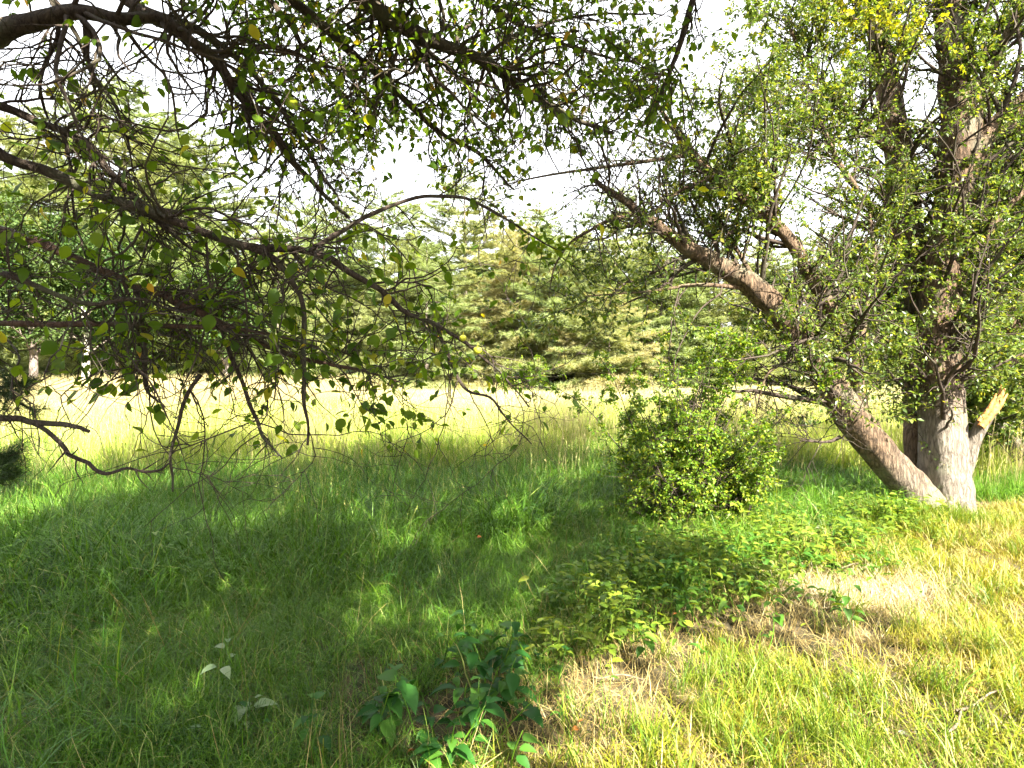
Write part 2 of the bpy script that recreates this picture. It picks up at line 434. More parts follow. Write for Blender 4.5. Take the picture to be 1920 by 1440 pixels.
def stalk_tuft(nb, rad, h0, h1, head):
    """flowering stems with narrow seed heads"""
    mb = MB(); mb2 = mb
    r = rad * np.sqrt(rng.random(nb)); pa = rng.uniform(0, 6.28, nb)
    P0 = np.stack([r * np.cos(pa), r * np.sin(pa), np.zeros(nb)], -1)
    D = norm(rng.normal(0, .12, (nb, 3)) + np.array([0, 0, 1]))
    L = rng.uniform(h0, h1, nb)
    pts = wander(P0, D, L, 5, .05, .02)
    tubes(mb, pts, np.tile(np.array([.0014, .0013, .0012, .001, .0008]), (nb, 1)), 3, var=rng.uniform(.4, 1, nb))
    e = norm(pts[:, -1] - pts[:, -2])
    for s in range(head):
        t = s / head
        c = pts[:, -1] + e * (t - .5)[..., None] * .09 if False else pts[:, -1] + e * ((t - .4) * .10)
        side = randdir(nb); sp = norm(e + side * .6)
        scatter(mb, SMALL_T * np.array([.8, 1, 1]), SMALL_F, c, frames(sp, randdir(nb)), np.full(nb, .018 * (1.3 - t)), rng.uniform(.85, 1, nb))
    return mb

def grass_object(name, tufts, mat, pos, rz, tilt, scale, label, cat='grass'):
    """one object: a cloud of points, each carrying one tuft (geometry nodes)"""
    me = bpy.data.meshes.new(name)
    n = len(pos)
    me.vertices.add(n); me.vertices.foreach_set('co', pos.astype(np.float32).ravel())
    a = me.attributes.new('rot', 'FLOAT_VECTOR', 'POINT'); a.data.foreach_set('vector', np.stack([tilt[:, 0], tilt[:, 1], rz], -1).astype(np.float32).ravel())
    a = me.attributes.new('scl', 'FLOAT', 'POINT'); a.data.foreach_set('value', scale.astype(np.float32))
    a = me.attributes.new('pick', 'INT', 'POINT'); a.data.foreach_set('value', rng.integers(0, len(tufts), n).astype(np.int32))
    me.update()
    ob = link(name, me, kind='stuff', label=label, category=cat)
    ng = bpy.data.node_groups.new(name + '_nodes', 'GeometryNodeTree')
    ng.interface.new_socket('Geometry', in_out='INPUT', socket_type='NodeSocketGeometry')
    ng.interface.new_socket('Geometry', in_out='OUTPUT', socket_type='NodeSocketGeometry')
    N = ng.nodes.new; Lk = ng.links.new
    gi = N('NodeGroupInput'); go = N('NodeGroupOutput'); iop = N('GeometryNodeInstanceOnPoints'); jn = N('GeometryNodeJoinGeometry')
    for i, tb in enumerate(tufts):
        m = tb.mesh(name + '_tuft', mat, False)
        src = bpy.data.objects.new(name + '_tuft', m)       # never linked: only its mesh is read
        oi = N('GeometryNodeObjectInfo'); oi.inputs['Object'].default_value = src; oi.inputs['As Instance'].default_value = False
        g2 = N('GeometryNodeGeometryToInstance')
        Lk(oi.outputs['Geometry'], g2.inputs[0]); Lk(g2.outputs[0], jn.inputs[0])
    def attr(nm, ty):
        x = N('GeometryNodeInputNamedAttribute'); x.data_type = ty; x.inputs['Name'].default_value = nm
        return [o for o in x.outputs if o.enabled and o.name == 'Attribute'][0]
    Lk(gi.outputs[0], iop.inputs['Points']); Lk(jn.outputs[0], iop.inputs['Instance'])
    iop.inputs['Pick Instance'].default_value = True
    Lk(attr('pick', 'INT'), iop.inputs['Instance Index'])
    Lk(attr('rot', 'FLOAT_VECTOR'), iop.inputs['Rotation'])
    Lk(attr('scl', 'FLOAT'), iop.inputs['Scale'])
    Lk(iop.outputs[0], go.inputs[0])
    md = ob.modifiers.new('grow', 'NODES'); md.node_group = ng
    return ob

# edge between the short dry lawn on the right and the long grass on the left
BD = np.array([0, 2.44, 2.95, 3.45, 3.9, 4.16, 4.9, 5.7, 6.2, 6.8, 7.6])
BX = np.array([-.9, -.13, 0.05, .42, 1.05, 1.67, 2.4, 3.0, 4.1, 5.7, 9.0])
def lawnness(x, y):
    """> 0 on the lawn side, metres from the edge"""
    e = np.interp(y, BD, BX)
    v = x - e + (vnoise(np.stack([x, y], -1) * 1.7) - .5) * .5
    return np.where(y > 7.6, -5.0, v)

def spread(x0, x1, y0, y1, dens):
    n = int((x1 - x0) * (y1 - y0) * dens)
    return rng.uniform(x0, x1, n), rng.uniform(y0, y1, n)

def in_view(x, y, margin=.8):
    return (np.abs(x) < y * .86 + margin)

TREE_XY = np.array([[4.75, 6.75]])
def far_from_trunk(x, y, r=.2):
    return np.min(np.hypot(x[:, None] - TREE_XY[:, 0], y[:, None] - TREE_XY[:, 1]), axis=1) > r

def place(x, y, s, tiltsd=.12, lean=(0, 0)):
    n = len(x)
    pos = np.stack([x, y, gz(x, y)], -1)
    tilt = rng.normal(0, tiltsd, (n, 2)) + np.array(lean)
    return pos, rng.uniform(0, 6.28, n), tilt, s

def ell(x, y, c, rx, ry):
    return np.exp(-(((x - c[0]) / rx) ** 2 + ((y - c[1]) / ry) ** 2))
# 1 long lush grass, near
lush = [tuft(34, .11, .22, .48, .0046, .45, 2.0, 5) for _ in range(9)] + [tuft(30, .12, .18, .40, .0042, .9, 1.7, 5) for _ in range(7)]
x, y = spread(-9, 4.5, 1.5, 11, 170)
k = (lawnness(x, y) < .1) & in_view(x, y) & (rng.random(len(x)) < np.clip(1.25 - y * .085, .35, 1)); x, y = x[k], y[k]
gv = G(1400, 1085); kk = rng.random(len(x)) > 1.05 * ell(x, y, gv, .95, .62); x, y = x[kk], y[kk]
gw_ = G(860, 1350); kk = rng.random(len(x)) > 1.1 * ell(x, y, gw_, .5, .42); x, y = x[kk], y[kk]
def bank(x, y):
    e = np.interp(x, [-6, -3.4, -1.43, -.66, .19, 1.28, 2.2], [3.2, 3.5, 4.0, 4.6, 5.4, 6.0, 6.6])
    e = e + (vnoise(np.stack([x, y], -1) * 1.6, 61) - .5) * .9
    return 1 / (1 + np.exp(-(y - e) / .12))
bk = bank(x, y)
thin = rng.random(len(x)) < np.where(bk > .5, .85, 1); x, y, bk = x[thin], y[thin], bk[thin]
hgt = (.56 + .32 * vnoise(np.stack([x, y], -1) * 1.4, 3)) * (1 - bk) + bk * (1.0 + .95 * vnoise(np.stack([x, y], -1) * 1.1, 3))
hgt *= np.where(lawnness(x, y) > -.35, .75, 1)
pos, rz, tl, s = place(x, y, hgt, .22)
grass_object('long_grass', lush, M['lush_grass'], pos, rz, tl, s, 'long lush green grass leaning over in the shade of the apple tree')
fine = [tuft(44, .13, .12, .30, .0026, 1.0, 1.5, 4) for _ in range(7)]
x, y = spread(-6, 3.5, 1.5, 6.6, 75)
k = (lawnness(x, y) < .15) & in_view(x, y) & (bank(x, y) < .6) & (rng.random(len(x)) > ell(x, y, gw_, .5, .42)); x, y = x[k], y[k]
pos, rz, tl, s = place(x, y, rng.uniform(.7, 1.15, len(x)), .2)
grass_object('fine_grass', fine, M['fine_grass'], pos, rz, tl, s, 'fine curling shaded grass lying over in the foreground')
# coarse arching blades and dead stems through it
arch = [tuft(14, .10, .35, .62, .0075, .45, 1.5, 5) for _ in range(6)]
x, y = spread(-8, 4.5, 1.6, 10, 9)
k = (lawnness(x, y) < -.2) & in_view(x, y) & (vnoise(np.stack([x, y], -1) * .9, 41) > .4); x, y = x[k], y[k]
pos, rz, tl, s = place(x, y, rng.uniform(.6, 1.1, len(x)), .25)
grass_object('coarse_grass', arch, M['coarse_grass'], pos, rz, tl, s, 'coarse arching blades rising out of the long shaded grass')
dead = [tuft(10, .12, .2, .5, .0022, .8, .7, 4) for _ in range(5)]
x, y = spread(-8, 4.5, 1.6, 9, 14)
k = (lawnness(x, y) < 0) & in_view(x, y); x, y = x[k], y[k]
pos, rz, tl, s = place(x, y, rng.uniform(.6, 1.1, len(x)), .3)
grass_object('dead_stems', dead, M['straw'], pos, rz, tl, s, 'thin dead straw stems tangled in the long shaded grass', 'dead grass')
# grass behind the trunk on the right
x, y = spread(1.5, 12, 7.0, 14, 60)
k = in_view(x, y); x, y = x[k], y[k]
pos, rz, tl, s = place(x, y, .75 + .5 * vnoise(np.stack([x, y], -1), 5), .2)
grass_object('shaded_grass', lush, M['lush_grass'], pos, rz, tl, s, 'tall dark green grass behind the bush and the forked tree')

# 2 short yellowish lawn
lawn = [tuft(26, .07, .04, .13, .0040, .7, 1.1, 3) for _ in range(8)] + [tuft(10, .08, .08, .2, .0038, .8, 1.2, 4) for _ in range(4)]
x, y = spread(-1.2, 9.5, 1.5, 9.5, 270)
den = vnoise(np.stack([x, y], -1) * 2.3, 11) * .6 + vnoise(np.stack([x, y], -1) * 6, 12) * .4
g1 = G(1480, 1190); g2 = G(1600, 1115); g3 = G(1080, 1330); g4 = G(1180, 1250)
bare = .55 * ell(x, y, g1, .9, .45) + .9 * ell(x, y, g2, .45, .22) + .6 * ell(x, y, g3, .35, .35) + .5 * ell(x, y, g4, .4, .35)
k = (lawnness(x, y) > -.15) & in_view(x, y) & far_from_trunk(x, y) & (den > .22 + bare)
x, y = x[k], y[k]
pos, rz, tl, s = place(x, y, .7 + .9 * vnoise(np.stack([x, y], -1) * 2.0, 9), .15)
grass_object('lawn_grass', lawn, M['lawn_grass'], pos, rz, tl, s, 'short yellow-green grass in the sun at the lower right')
# dry thatch lying flat between it
thatch = [tuft(30, .10, .06, .2, .003, 1.25, .5, 3, .1) for _ in range(8)]
x, y = spread(-1.2, 9.5, 1.5, 9.5, 260)
bare = .55 * ell(x, y, g1, .9, .45) + .9 * ell(x, y, g2, .45, .22) + .7 * ell(x, y, g3, .4, .4) + .6 * ell(x, y, g4, .4, .35)
k = (rng.random(len(x)) < .5 + bare) & (lawnness(x, y) > -.35) & in_view(x, y) & far_from_trunk(x, y); x, y = x[k], y[k]
pos, rz, tl, s = place(x, y, rng.uniform(.6, 1.2, len(x)), .12)
grass_object('dry_thatch', thatch, M['straw'], pos, rz, tl, s, 'flattened straw-coloured dead grass between the short green blades', 'dead grass')
hx, hy = rng.normal(g2[0], .38, 420), rng.normal(g2[1], .2, 420)
pos, rz, tl, s = place(hx, hy, rng.uniform(.6, 1.1, 420), .15)
grass_object('pale_hay', thatch, M['hay'], pos, rz, tl, s, 'patch of bleached almost white hay in the sun in front of the forked tree', 'dead grass')
# scattered bigger clumps of grass on the lawn
cl = [tuft(40, .07, .12, .3, .0045, .3, 1.1, 4) for _ in range(5)]
cx, cy_ = [], []
for (px, py, n, sp) in [(1480, 1330, 26, .22), (1500, 1400, 20, .25), (1350, 1425, 12, .2), (1850, 1300, 14, .25), (1780, 1200, 14, .3), (1420, 1290, 10, .15),
                        (1900, 1150, 14, .3), (1700, 1400, 14, .3), (1250, 1330, 6, .2), (1680, 1040, 16, .4), (1840, 1010, 22, .4), (1700, 985, 20, .15), (1765, 985, 26, .15), (1830, 985, 16, .15), (1640, 975, 14, .2), (1580, 1000, 14, .35), (1100, 1420, 6, .2)]:
    c = G(px, py); cx.append(rng.normal(c[0], sp, n)); cy_.append(rng.normal(c[1], sp, n))
x = np.concatenate(cx); y = np.concatenate(cy_); k = far_from_trunk(x, y, .12); x, y = x[k], y[k]
pos, rz, tl, s = place(x, y, rng.uniform(.6, 1.1, len(x)), .15)
grass_object('grass_clumps', cl, M['clump_grass'], pos, rz, tl, s, 'taller clumps of green grass dotted over the sunny lawn')

# 3 meadow
mead = [tuft(40, .22, .35, .62, .008, .22, .9, 4) for _ in range(8)]
x, y = spread(-16, 16, 8.5, 19, 34)
k = in_view(x, y); x, y = x[k], y[k]
pos, rz, tl, s = place(x, y, .75 + .75 * vnoise(np.stack([x, y], -1) * .9, 21), .12)
grass_object('meadow_grass', mead, M['meadow_grass'], pos, rz, tl, s, 'tall pale yellow-green grass of the sunlit meadow')
meadf = [tuft(60, .5, .35, .65, .018, .2, .7, 3) for _ in range(6)]
x, y = spread(-46, 46, 18, 50, 9)
k = in_view(x, y, 2); x, y = x[k], y[k]
pos, rz, tl, s = place(x, y, .75 + .4 * vnoise(np.stack([x, y], -1) * .3, 22), .08)
grass_object('far_meadow_grass', meadf, M['far_meadow'], pos, rz, tl, s, 'straw-pale grass with sun glare put into its colour at the far side of the meadow below the pines')
# seed stalks
st = [stalk_tuft(9, .25, .45, .85, 7) for _ in range(6)]
x, y = spread(-18, 14, 7.5, 24, 10)
k = in_view(x, y) & (vnoise(np.stack([x, y], -1) * .5, 31) > .35); x, y = x[k], y[k]
pos, rz, tl, s = place(x, y, rng.uniform(.85, 1.45, len(x)), .06)
grass_object('seed_stalks', st, M['seed'], pos, rz, tl, s, 'thin flowering grass stems with narrow seed heads standing over the meadow', 'grass stems')
mc = [tuft(34, .2, .45, .85, .010, .3, 1.2, 4) for _ in range(5)]
x, y = spread(-18, 16, 8.0, 34, 2.4)
k = in_view(x, y) & (vnoise(np.stack([x, y], -1) * .45, 55) > .5); x, y = x[k], y[k]
pos, rz, tl, s = place(x, y, rng.uniform(.7, 1.2, len(x)), .12)
grass_object('meadow_clumps', mc, M['coarse_grass'], pos, rz, tl, s, 'greener clumps of coarse grass and weeds standing in the pale meadow')
x, y = spread(-8, 3, 4.5, 9, 7)
k = in_view(x, y) & (bank(x, y) > .6); x, y = x[k], y[k]
pos, rz, tl, s = place(x, y, rng.uniform(.75, 1.2, len(x)), .12)
grass_object('tall_stems', st, M['fine_grass'], pos, rz, tl, s, 'thin green flowering stems standing above the long shaded grass', 'grass stems')
x, y = spread(-24, -6, 20, 28, 10)
k = in_view(x, y, 1); x, y = x[k], y[k]
pos, rz, tl, s = place(x, y, rng.uniform(1.1, 1.5, len(x)), .06)
stf = [stalk_tuft(16, .4, .5, .9, 8) for _ in range(4)]
for t_ in stf: pass
grass_object('straw_reeds', stf, M['seed'], pos, rz, tl, s, 'strip of tall straw-coloured stems along the left far edge of the meadow', 'grass stems')

# ------------------------------------------------------------------ tree helpers
def limb_from_pixels(rows, n=40):
    """rows (px, py, depth, width px) or ('w', x, y, z, radius)"""
    pts = []
    for r in rows:
        if r[0] == 'w': pts.append([r[1], r[2], r[3], r[4]])
        else:
            p = P(r[0], r[1], r[2]); pts.append([*p, r[3] / 2 * r[2] / FPX])
    q = smooth_path(pts, n)
    return q[:, :3], np.maximum(q[:, 3], .0015)

def branch_out(mb, Pt, R, count, L, n=9, wob=.16, grav=.02, spreadf=1.0, upb=0.0, sides=5, rmax=.5, t0=.15, weights=None, fwd=.6, rend=.0012):
    p, tg, r, t = sample_on(Pt, R, count, t0, 1.0, weights)
    side = randdir(count); side = norm(side - tg * (side * tg).sum(-1, keepdims=True))
    D = norm(tg * fwd + side * spreadf + np.array([0, 0, upb]))
    Ls = rng.uniform(L[0], L[1], count) * (1.1 - .5 * t)
    Q = wander(p, D, Ls, n, wob, grav)
    r0 = np.minimum(r * rmax, .012 * Ls / .6 + .0015)
    RR = r0[:, None] * np.linspace(1, 0, n)[None] ** .8 + rend
    tubes(mb, Q, RR, sides)
    return Q, RR

def leaves_on(Pt, count, keep=None, out=.6, t0=.1):
    p, tg, _, _ = sample_on(Pt, np.ones(Pt.shape[:2]), count, t0, 1.0)
    d = norm(tg * .4 + randdir(count) * out + np.array([0, 0, -.35]))
    p = p + d * .012
    if keep is not None:
        k = keep(p); p, d = p[k], d[k]
    up = norm(np.array([0, 0, 1.0]) + randdir(len(p)) * .75)
    return p, frames(d, up)

# ------------------------------------------------------------------ apple tree (crown over the camera)
def apple_tree():
    root = empty('apple_tree', (-2.9, 1.35, 0), 'old apple tree reaching in from the left with drooping crooked branches and sparse leaves', 'tree')
    off = np.array([-2.9, 1.35, 0.0])
    kids = []
    def part(mb, name, mat, parent=root, **t):
        o = mb.build(name, mat, parent, **t)
        return o
    tr = MB()
    pts = smooth_path([[-2.95, 1.3, -.1, .27], [-2.9, 1.35, .25, .2], [-2.85, 1.4, .9, .17], [-2.9, 1.45, 1.5, .165], [-2.8, 1.6, 2.1, .15]], 26)
    tubes(tr, pts[:, :3] - off, pts[:, 3], 20, bump=.25)
    part(tr, 'trunk', M['apple_bark'])
    F = ('w', -2.85, 1.5, 1.9, .12)
    A = [F, ('w', -2.7, 2.1, 2.6, .085), (-60, 90, 2.9, 40), (0, 58, 2.95, 36), (70, 40, 3.0, 32), (150, 22, 3.05, 27), (225, 36, 3.1, 24), (300, 34, 3.15, 23), (355, 78, 3.2, 21), (400, 110, 3.3, 20), (470, 200, 3.5, 20), (520, 265, 3.7, 15), (575, 330, 3.9, 11), (655, 410, 4.1, 6)]
    B = [F, ('w', -2.2, 2.3, 3.1, .08), ('w', -1.5, 3.2, 4.0, .06), (680, 0, 3.9, 32), (780, 62, 4.0, 27), (900, 112, 4.2, 21), (990, 172, 4.4, 15), (1060, 215, 4.6, 11), (1150, 250, 4.8, 6)]
    B2 = [('w', -1.9, 2.7, 3.6, .055), (430, -70, 3.7, 22), (560, 10, 3.9, 19), (650, 90, 4.1, 16), (750, 175, 4.3, 13), (830, 255, 4.5, 9), (900, 290, 4.6, 7), (965, 355, 4.7, 4)]
    C = [F, ('w', -2.8, 2.2, 2.45, .055), (-70, 262, 2.9, 28), (0, 290, 2.95, 21), (100, 330, 3.0, 19), (220, 380, 3.05, 17), (330, 412, 3.1, 16), (400, 438, 3.15, 15), (480, 465, 3.2, 13), (580, 472, 3.3, 13), (690, 532, 3.4, 12), (760, 582, 3.5, 10), (830, 612, 3.6, 8), (930, 690, 3.8, 5), (990, 765, 3.9, 3)]
    C2 = [(470, 464, 3.2, 12), (515, 490, 3.2, 11), (550, 530, 3.2, 10), (568, 570, 3.2, 9), (570, 700, 3.2, 8), (577, 835, 3.2, 4)]
    C3 = [(580, 470, 3.3, 9), (640, 435, 3.4, 8), (700, 400, 3.5, 8), (800, 367, 3.6, 7), (880, 376, 3.7, 6), (950, 415, 3.8, 5), (1000, 445, 3.8, 3.5), (1050, 470, 3.8, 2)]
    D = [F, ('w', -2.9, 2.3, 2.7, .04), (-50, 185, 3.0, 18), (0, 200, 3.0, 16), (80, 232, 3.1, 15), (165, 270, 3.15, 13), (210, 330, 3.2, 12), (290, 410, 3.25, 9), (390, 480, 3.3, 5)]
    E = [('w', -2.88, 1.5, 1.7, .06), ('w', -2.95, 2.3, 1.8, .03), (-40, 604, 3.1, 13), (0, 605, 3.1, 12), (200, 607, 3.1, 11), (340, 613, 3.15, 9), (480, 622, 3.2, 6), (600, 650, 3.3, 3)]
    E2 = [('w', -2.95, 2.2, 2.3, .045), (-60, 420, 3.2, 20), (60, 450, 3.2, 18), (180, 505, 3.2, 16), (270, 540, 3.25, 15), (360, 585, 3.25, 14), (450, 625, 3.3, 12), (540, 662, 3.35, 10), (650, 690, 3.4, 6), (760, 720, 3.5, 3)]
    Fv = [(262, 535, 3.25, 11), (268, 600, 3.2, 9), (270, 680, 3.2, 8), (272, 735, 3.2, 5), (305, 765, 3.2, 3)]
    Gv = [(380, 700, 3.2, 9), (350, 745, 3.2, 7), (332, 800, 3.2, 6), (322, 860, 3.2, 5), (320, 925, 3.2, 3)]
    G2 = [(420, 640, 3.3, 8), (440, 700, 3.25, 8), (475, 780, 3.2, 7), (490, 825, 3.2, 5), (530, 860, 3.2, 3)]
    H = [(820, 605, 3.6, 7), (850, 680, 3.6, 6), (880, 730, 3.6, 5), (930, 760, 3.6, 4), (995, 835, 3.6, 2)]
    I = [('w', 0.6, 3.6, 4.6, .03), (1330, -60, 3.9, 14), (1300, 0, 3.9, 12), (1270, 100, 3.9, 9), (1245, 160, 3.9, 7), (1215, 235, 3.9, 4)]
    K = [('w', -2.9, 2.3, 2.1, .03), (-40, 500, 2.7, 12), (40, 520, 2.7, 11), (150, 570, 2.8, 8), (250, 560, 2.9, 6), (350, 590, 3, 4)]
    L_ = [('w', -2.2, 2.3, 3.0, .05), (120, -60, 3.3, 22), (250, 10, 3.4, 18), (350, 50, 3.5, 16), (450, 110, 3.7, 13), (520, 190, 3.9, 10), (590, 300, 4.1, 7), (640, 380, 4.2, 4)]
    N1 = [('w', -.5, 3.6, 4.8, .03), (850, -60, 4.5, 14), (950, 30, 4.8, 10), (1080, 90, 5.0, 7), (1200, 120, 5.1, 4)]
    N2 = [('w', -1.5, 3.2, 4.0, .03), (480, -40, 4.0, 12), (560, 70, 4.2, 9), (620, 160, 4.4, 7), (700, 250, 4.6, 4)]
    N3 = [(900, 110, 4.2, 9), (980, 60, 4.4, 7), (1090, 30, 4.6, 5), (1230, 25, 4.7, 3)]
    N4 = [(400, 110, 3.3, 10), (520, 90, 3.6, 8), (640, 130, 3.9, 6), (770, 120, 4.1, 3)]
    N5 = [(150, 24, 3.05, 10), (170, 120, 3.1, 7), (230, 220, 3.1, 5), (250, 330, 3.2, 3)]
    N6 = [('w', -2.0, 2.0, 2.9, .03), (60, -40, 3.0, 12), (110, 60, 3.1, 9), (70, 160, 3.1, 6), (110, 260, 3.2, 3)]
    front = [('N1', N1, 1.1), ('N2', N2, 1.0), ('N3', N3, 1.2), ('N4', N4, 1.0), ('N5', N5, .6), ('N6', N6, .45), ('A', A, .7), ('B', B, .8), ('B2', B2, .8), ('C', C, .6), ('C2', C2, .5), ('C3', C3, .45), ('D', D, .75), ('E', E, .6), ('E2', E2, .8), ('F', Fv, .5), ('G', Gv, .4), ('G2', G2, .5), ('H', H, .6), ('I', I, .6), ('K', K, .6), ('L', L_, .8)]
    # limbs over the camera; they carry the shade that lies on the long grass
    over = [
        [F, ('w', -1.9, 1.6, 3.4, .09), ('w', -.6, 1.2, 4.1, .06), ('w', .8, .9, 4.4, .035), ('w', 2.2, .9, 4.5, .015)],
        [F, ('w', -2.0, .9, 3.3, .08), ('w', -.8, .1, 3.9, .05), ('w', .5, -.7, 4.2, .03), ('w', 1.6, -1.1, 4.2, .012)],
        [F, ('w', -2.2, 2.2, 3.6, .09), ('w', -1.0, 3.2, 4.6, .06), ('w', .3, 4.2, 5.2, .04), ('w', 1.6, 5.0, 5.5, .015)],
        [('w', -1.0, 3.2, 4.6, .05), ('w', .4, 3.2, 4.9, .04), ('w', 1.8, 3.0, 5.1, .028), ('w', 3.0, 2.6, 5.0, .012)],
        [F, ('w', -3.2, 2.6, 3.6, .09), ('w', -3.0, 3.6, 4.4, .05), ('w', -2.2, 4.6, 5.0, .03), ('w', -1.4, 5.6, 5.4, .012)],
        [F, ('w', -3.8, 1.0, 3.2, .08), ('w', -5.0, .9, 4.0, .05), ('w', -6.2, 1.4, 4.3, .02)],
        [F, ('w', -2.9, .4, 3.2, .08), ('w', -2.8, -.8, 3.9, .05), ('w', -2.3, -2.0, 4.2, .02)],
        [('w', -2.6, .3, 3.3, .06), ('w', -1.6, -.9, 3.9, .04), ('w', -.7, -2.0, 4.1, .015)],
        [('w', -1.0, 3.2, 4.6, .05), ('w', -1.2, 4.4, 5.3, .04), ('w', -.8, 5.8, 5.8, .02)],
        [('w', .8, .9, 4.4, .03), ('w', 2.0, .2, 4.5, .025), ('w', 3.2, .3, 4.4, .02), ('w', 4.0, .8, 4.2, .01)],
        [('w', 2.0, .2, 4.5, .025), ('w', 3.0, 1.2, 4.6, .02), ('w', 3.5, 1.5, 4.5, .01)],
        [('w', -.8, .1, 3.9, .03), ('w', -.2, .5, 4.0, .025), ('w', .5, .4, 4.1, .02), ('w', 1.2, .1, 4.1, .01)],
        [('w', -.8, .1, 3.9, .03), ('w', -.1, -.5, 3.9, .025), ('w', .5, -.9, 4.0, .018), ('w', 1.2, -1.3, 4.0, .01)],
        [('w', -.8, .1, 3.9, .045), ('w', .3, -.2, 4.3, .035), ('w', 1.4, -.4, 4.4, .025), ('w', 2.4, -.7, 4.3, .01)],
        [('w', -2.0, .9, 3.3, .06), ('w', -1.4, -.4, 4.0, .045), ('w', -.4, -1.2, 4.3, .03), ('w', .8, -1.8, 4.2, .012)],
        [('w', -.6, 1.2, 4.1, .05), ('w', .4, 2.1, 4.6, .04), ('w', 1.5, 2.5, 4.9, .025), ('w', 2.6, 3.4, 5.0, .012)],
        [('w', -1.0, 3.2, 4.6, .05), ('w', -2.0, 4.2, 5.2, .035), ('w', -2.4, 5.4, 5.6, .015)],
        [('w', .3, 4.2, 5.2, .035), ('w', 1.6, 3.9, 5.5, .025), ('w', 3.0, 4.0, 5.5, .012)],
        [('w', -1.4, -.4, 4.0, .04), ('w', -1.2, .4, 4.5, .03), ('w', -.2, .6, 4.9, .02), ('w', 1.0, .2, 5.1, .01)],
        [('w', -2.2, 2.2, 3.6, .05), ('w', -1.4, 2.0, 4.4, .04), ('w', -.3, 1.9, 4.9, .025), ('w', .9, 1.5, 5.1, .01)],
        [('w', .8, .9, 4.4, .035), ('w', 1.6, 1.6, 4.7, .03), ('w', 2.6, 1.9, 4.8, .02), ('w', 3.5, 1.8, 4.7, .01)],
    ]
    allP, names = [], []
    twigP = []
    def keep_leaf(p):
        x, y, d = pix(p)
        inf = (d > .3) & (x > -60) & (x < 1980) & (y > -60) & (y < 1500)
        pr = np.full(len(p), 1.0)
        # bare twigs at upper left, leafy middle top, few low down
        f = np.full(len(p), .24)
        f = np.where((y < 320) & (x > 440) & (x < 1300), .5, f)
        f = np.where((y < 330) & (x < 440), .15, f)
        f = np.where((y > 360) & (y < 700) & (x < 500), .2, f)
        f = np.where((y > 520) & (y < 740) & (x > 500) & (x < 980), .5, f)
        f = np.where((y > 730), .06, f)
        f = np.where((y > 700) & (x > 540) & (x < 830), .3, f)
        f = np.where(y > 850, 0, f)
        f = np.where((y > 280) & (y < 560) & (x > 420) & (x < 760), .16, f)
        f = np.where((x > 1000) & (y > 280) & (y < 420), .05, f)
        pr = np.where(inf, f, 1.0)
        near = (np.linalg.norm(p - EYE, axis=1) > 1.1)
        return (rng.random(len(p)) < pr) & near
    leafP, leafR = [], []
    for key, rows, dens in front:
        pts, rad = limb_from_pixels(rows, 46)
        ln = np.linalg.norm(np.diff(pts, axis=0), axis=1).sum()
        j = vnoise(pts * 7 + 5)[:, None] - .5
        pts = pts + j * np.array([.03, .03, .03])
        mb = MB(); tubes(mb, pts - off, rad, 12, bump=.28)
        lo = part(mb, 'limb', M['red_bark'] if key in ('E2', 'E') else M['apple_bark'])
        tw = MB()
        t0 = .35 if rows[0][0] == 'w' else .1
        n2 = int(ln * 15 * dens)
        Q, RQ = branch_out(tw, pts[None], rad[None], n2, (.3, 1.45), 12, .24, (.02 if key in ('B', 'B2', 'N1', 'N2', 'N3', 'N4', 'I') else .045), 1.0, -.05, 5, .32, t0)
        n3 = int(n2 * 7)
        Q3, R3 = branch_out(tw, Q, RQ, n3, (.1, .6), 7, .2, .025, 1.1, 0, 3, .7, .1, rend=.0008)
        tw.V = [v - off for v in tw.V]
        tw.build('twigs', M['twig'], lo, kind='stuff')
        p, r = leaves_on(np.concatenate([Q3]), int(n3 * 5.5), keep_leaf)
        leafP.append(p); leafR.append(r)
        if key == 'C3' or key == 'I':
            tip = pts[-14:][None]
            p, r = leaves_on(tip, 70, None, 1.0); p = p + rng.normal(0, .05, p.shape); leafP.append(p); leafR.append(r)
    for rows in over:
        pts, rad = limb_from_pixels(rows, 30)
        ln = np.linalg.norm(np.diff(pts, axis=0), axis=1).sum()
        mb = MB(); tubes(mb, pts - off, rad, 8, bump=.1); lo = part(mb, 'limb', M['apple_bark'])
        tw = MB()
        n2 = int(ln * 13)
        Q, RQ = branch_out(tw, pts[None], rad[None], n2, (.6, 1.7), 9, .18, .01, 1.0, .1, 4, .5, .3)
        n3 = n2 * 7
        Q3, R3 = branch_out(tw, Q, RQ, n3, (.15, .45), 5, .25, .02, 1.1, 0, 3, .7, .1)
        tw.V = [v - off for v in tw.V]
        tw.build('twigs', M['twig'], lo, kind='stuff')
        p, r = leaves_on(Q3, int(n3 * 27), keep_leaf)
        leafP.append(p); leafR.append(r)
    p = np.concatenate(leafP); r = np.concatenate(leafR)
    x, y, d = pix(p)
    size = rng.uniform(.3, 1, len(p)) ** .6 * .076
    vis = (d > .4) & (x > 5) & (x < 1915) & (y > 5) & (y < 1435)
    score = np.where(vis, size / np.maximum(d, .3), 0)
    order = np.argsort(-score); big = order[:297]; rest = order[297:]
    near = rest[vis[rest]]; away = rest[~vis[rest]]
    mb = MB(); scatter(mb, LEAF_T, LEAF_F, p[near] - off, r[near], size[near], rng.random(len(near)) ** 1.1)
    scatter(mb, SMALL_T * np.array([1.1, 1, 1]), SMALL_F, p[away] - off, r[away], size[away] * 1.05, rng.random(len(away)) ** 1.1)
    mb.build('foliage', M['apple_leaf'], root, kind='stuff')
    lms = []
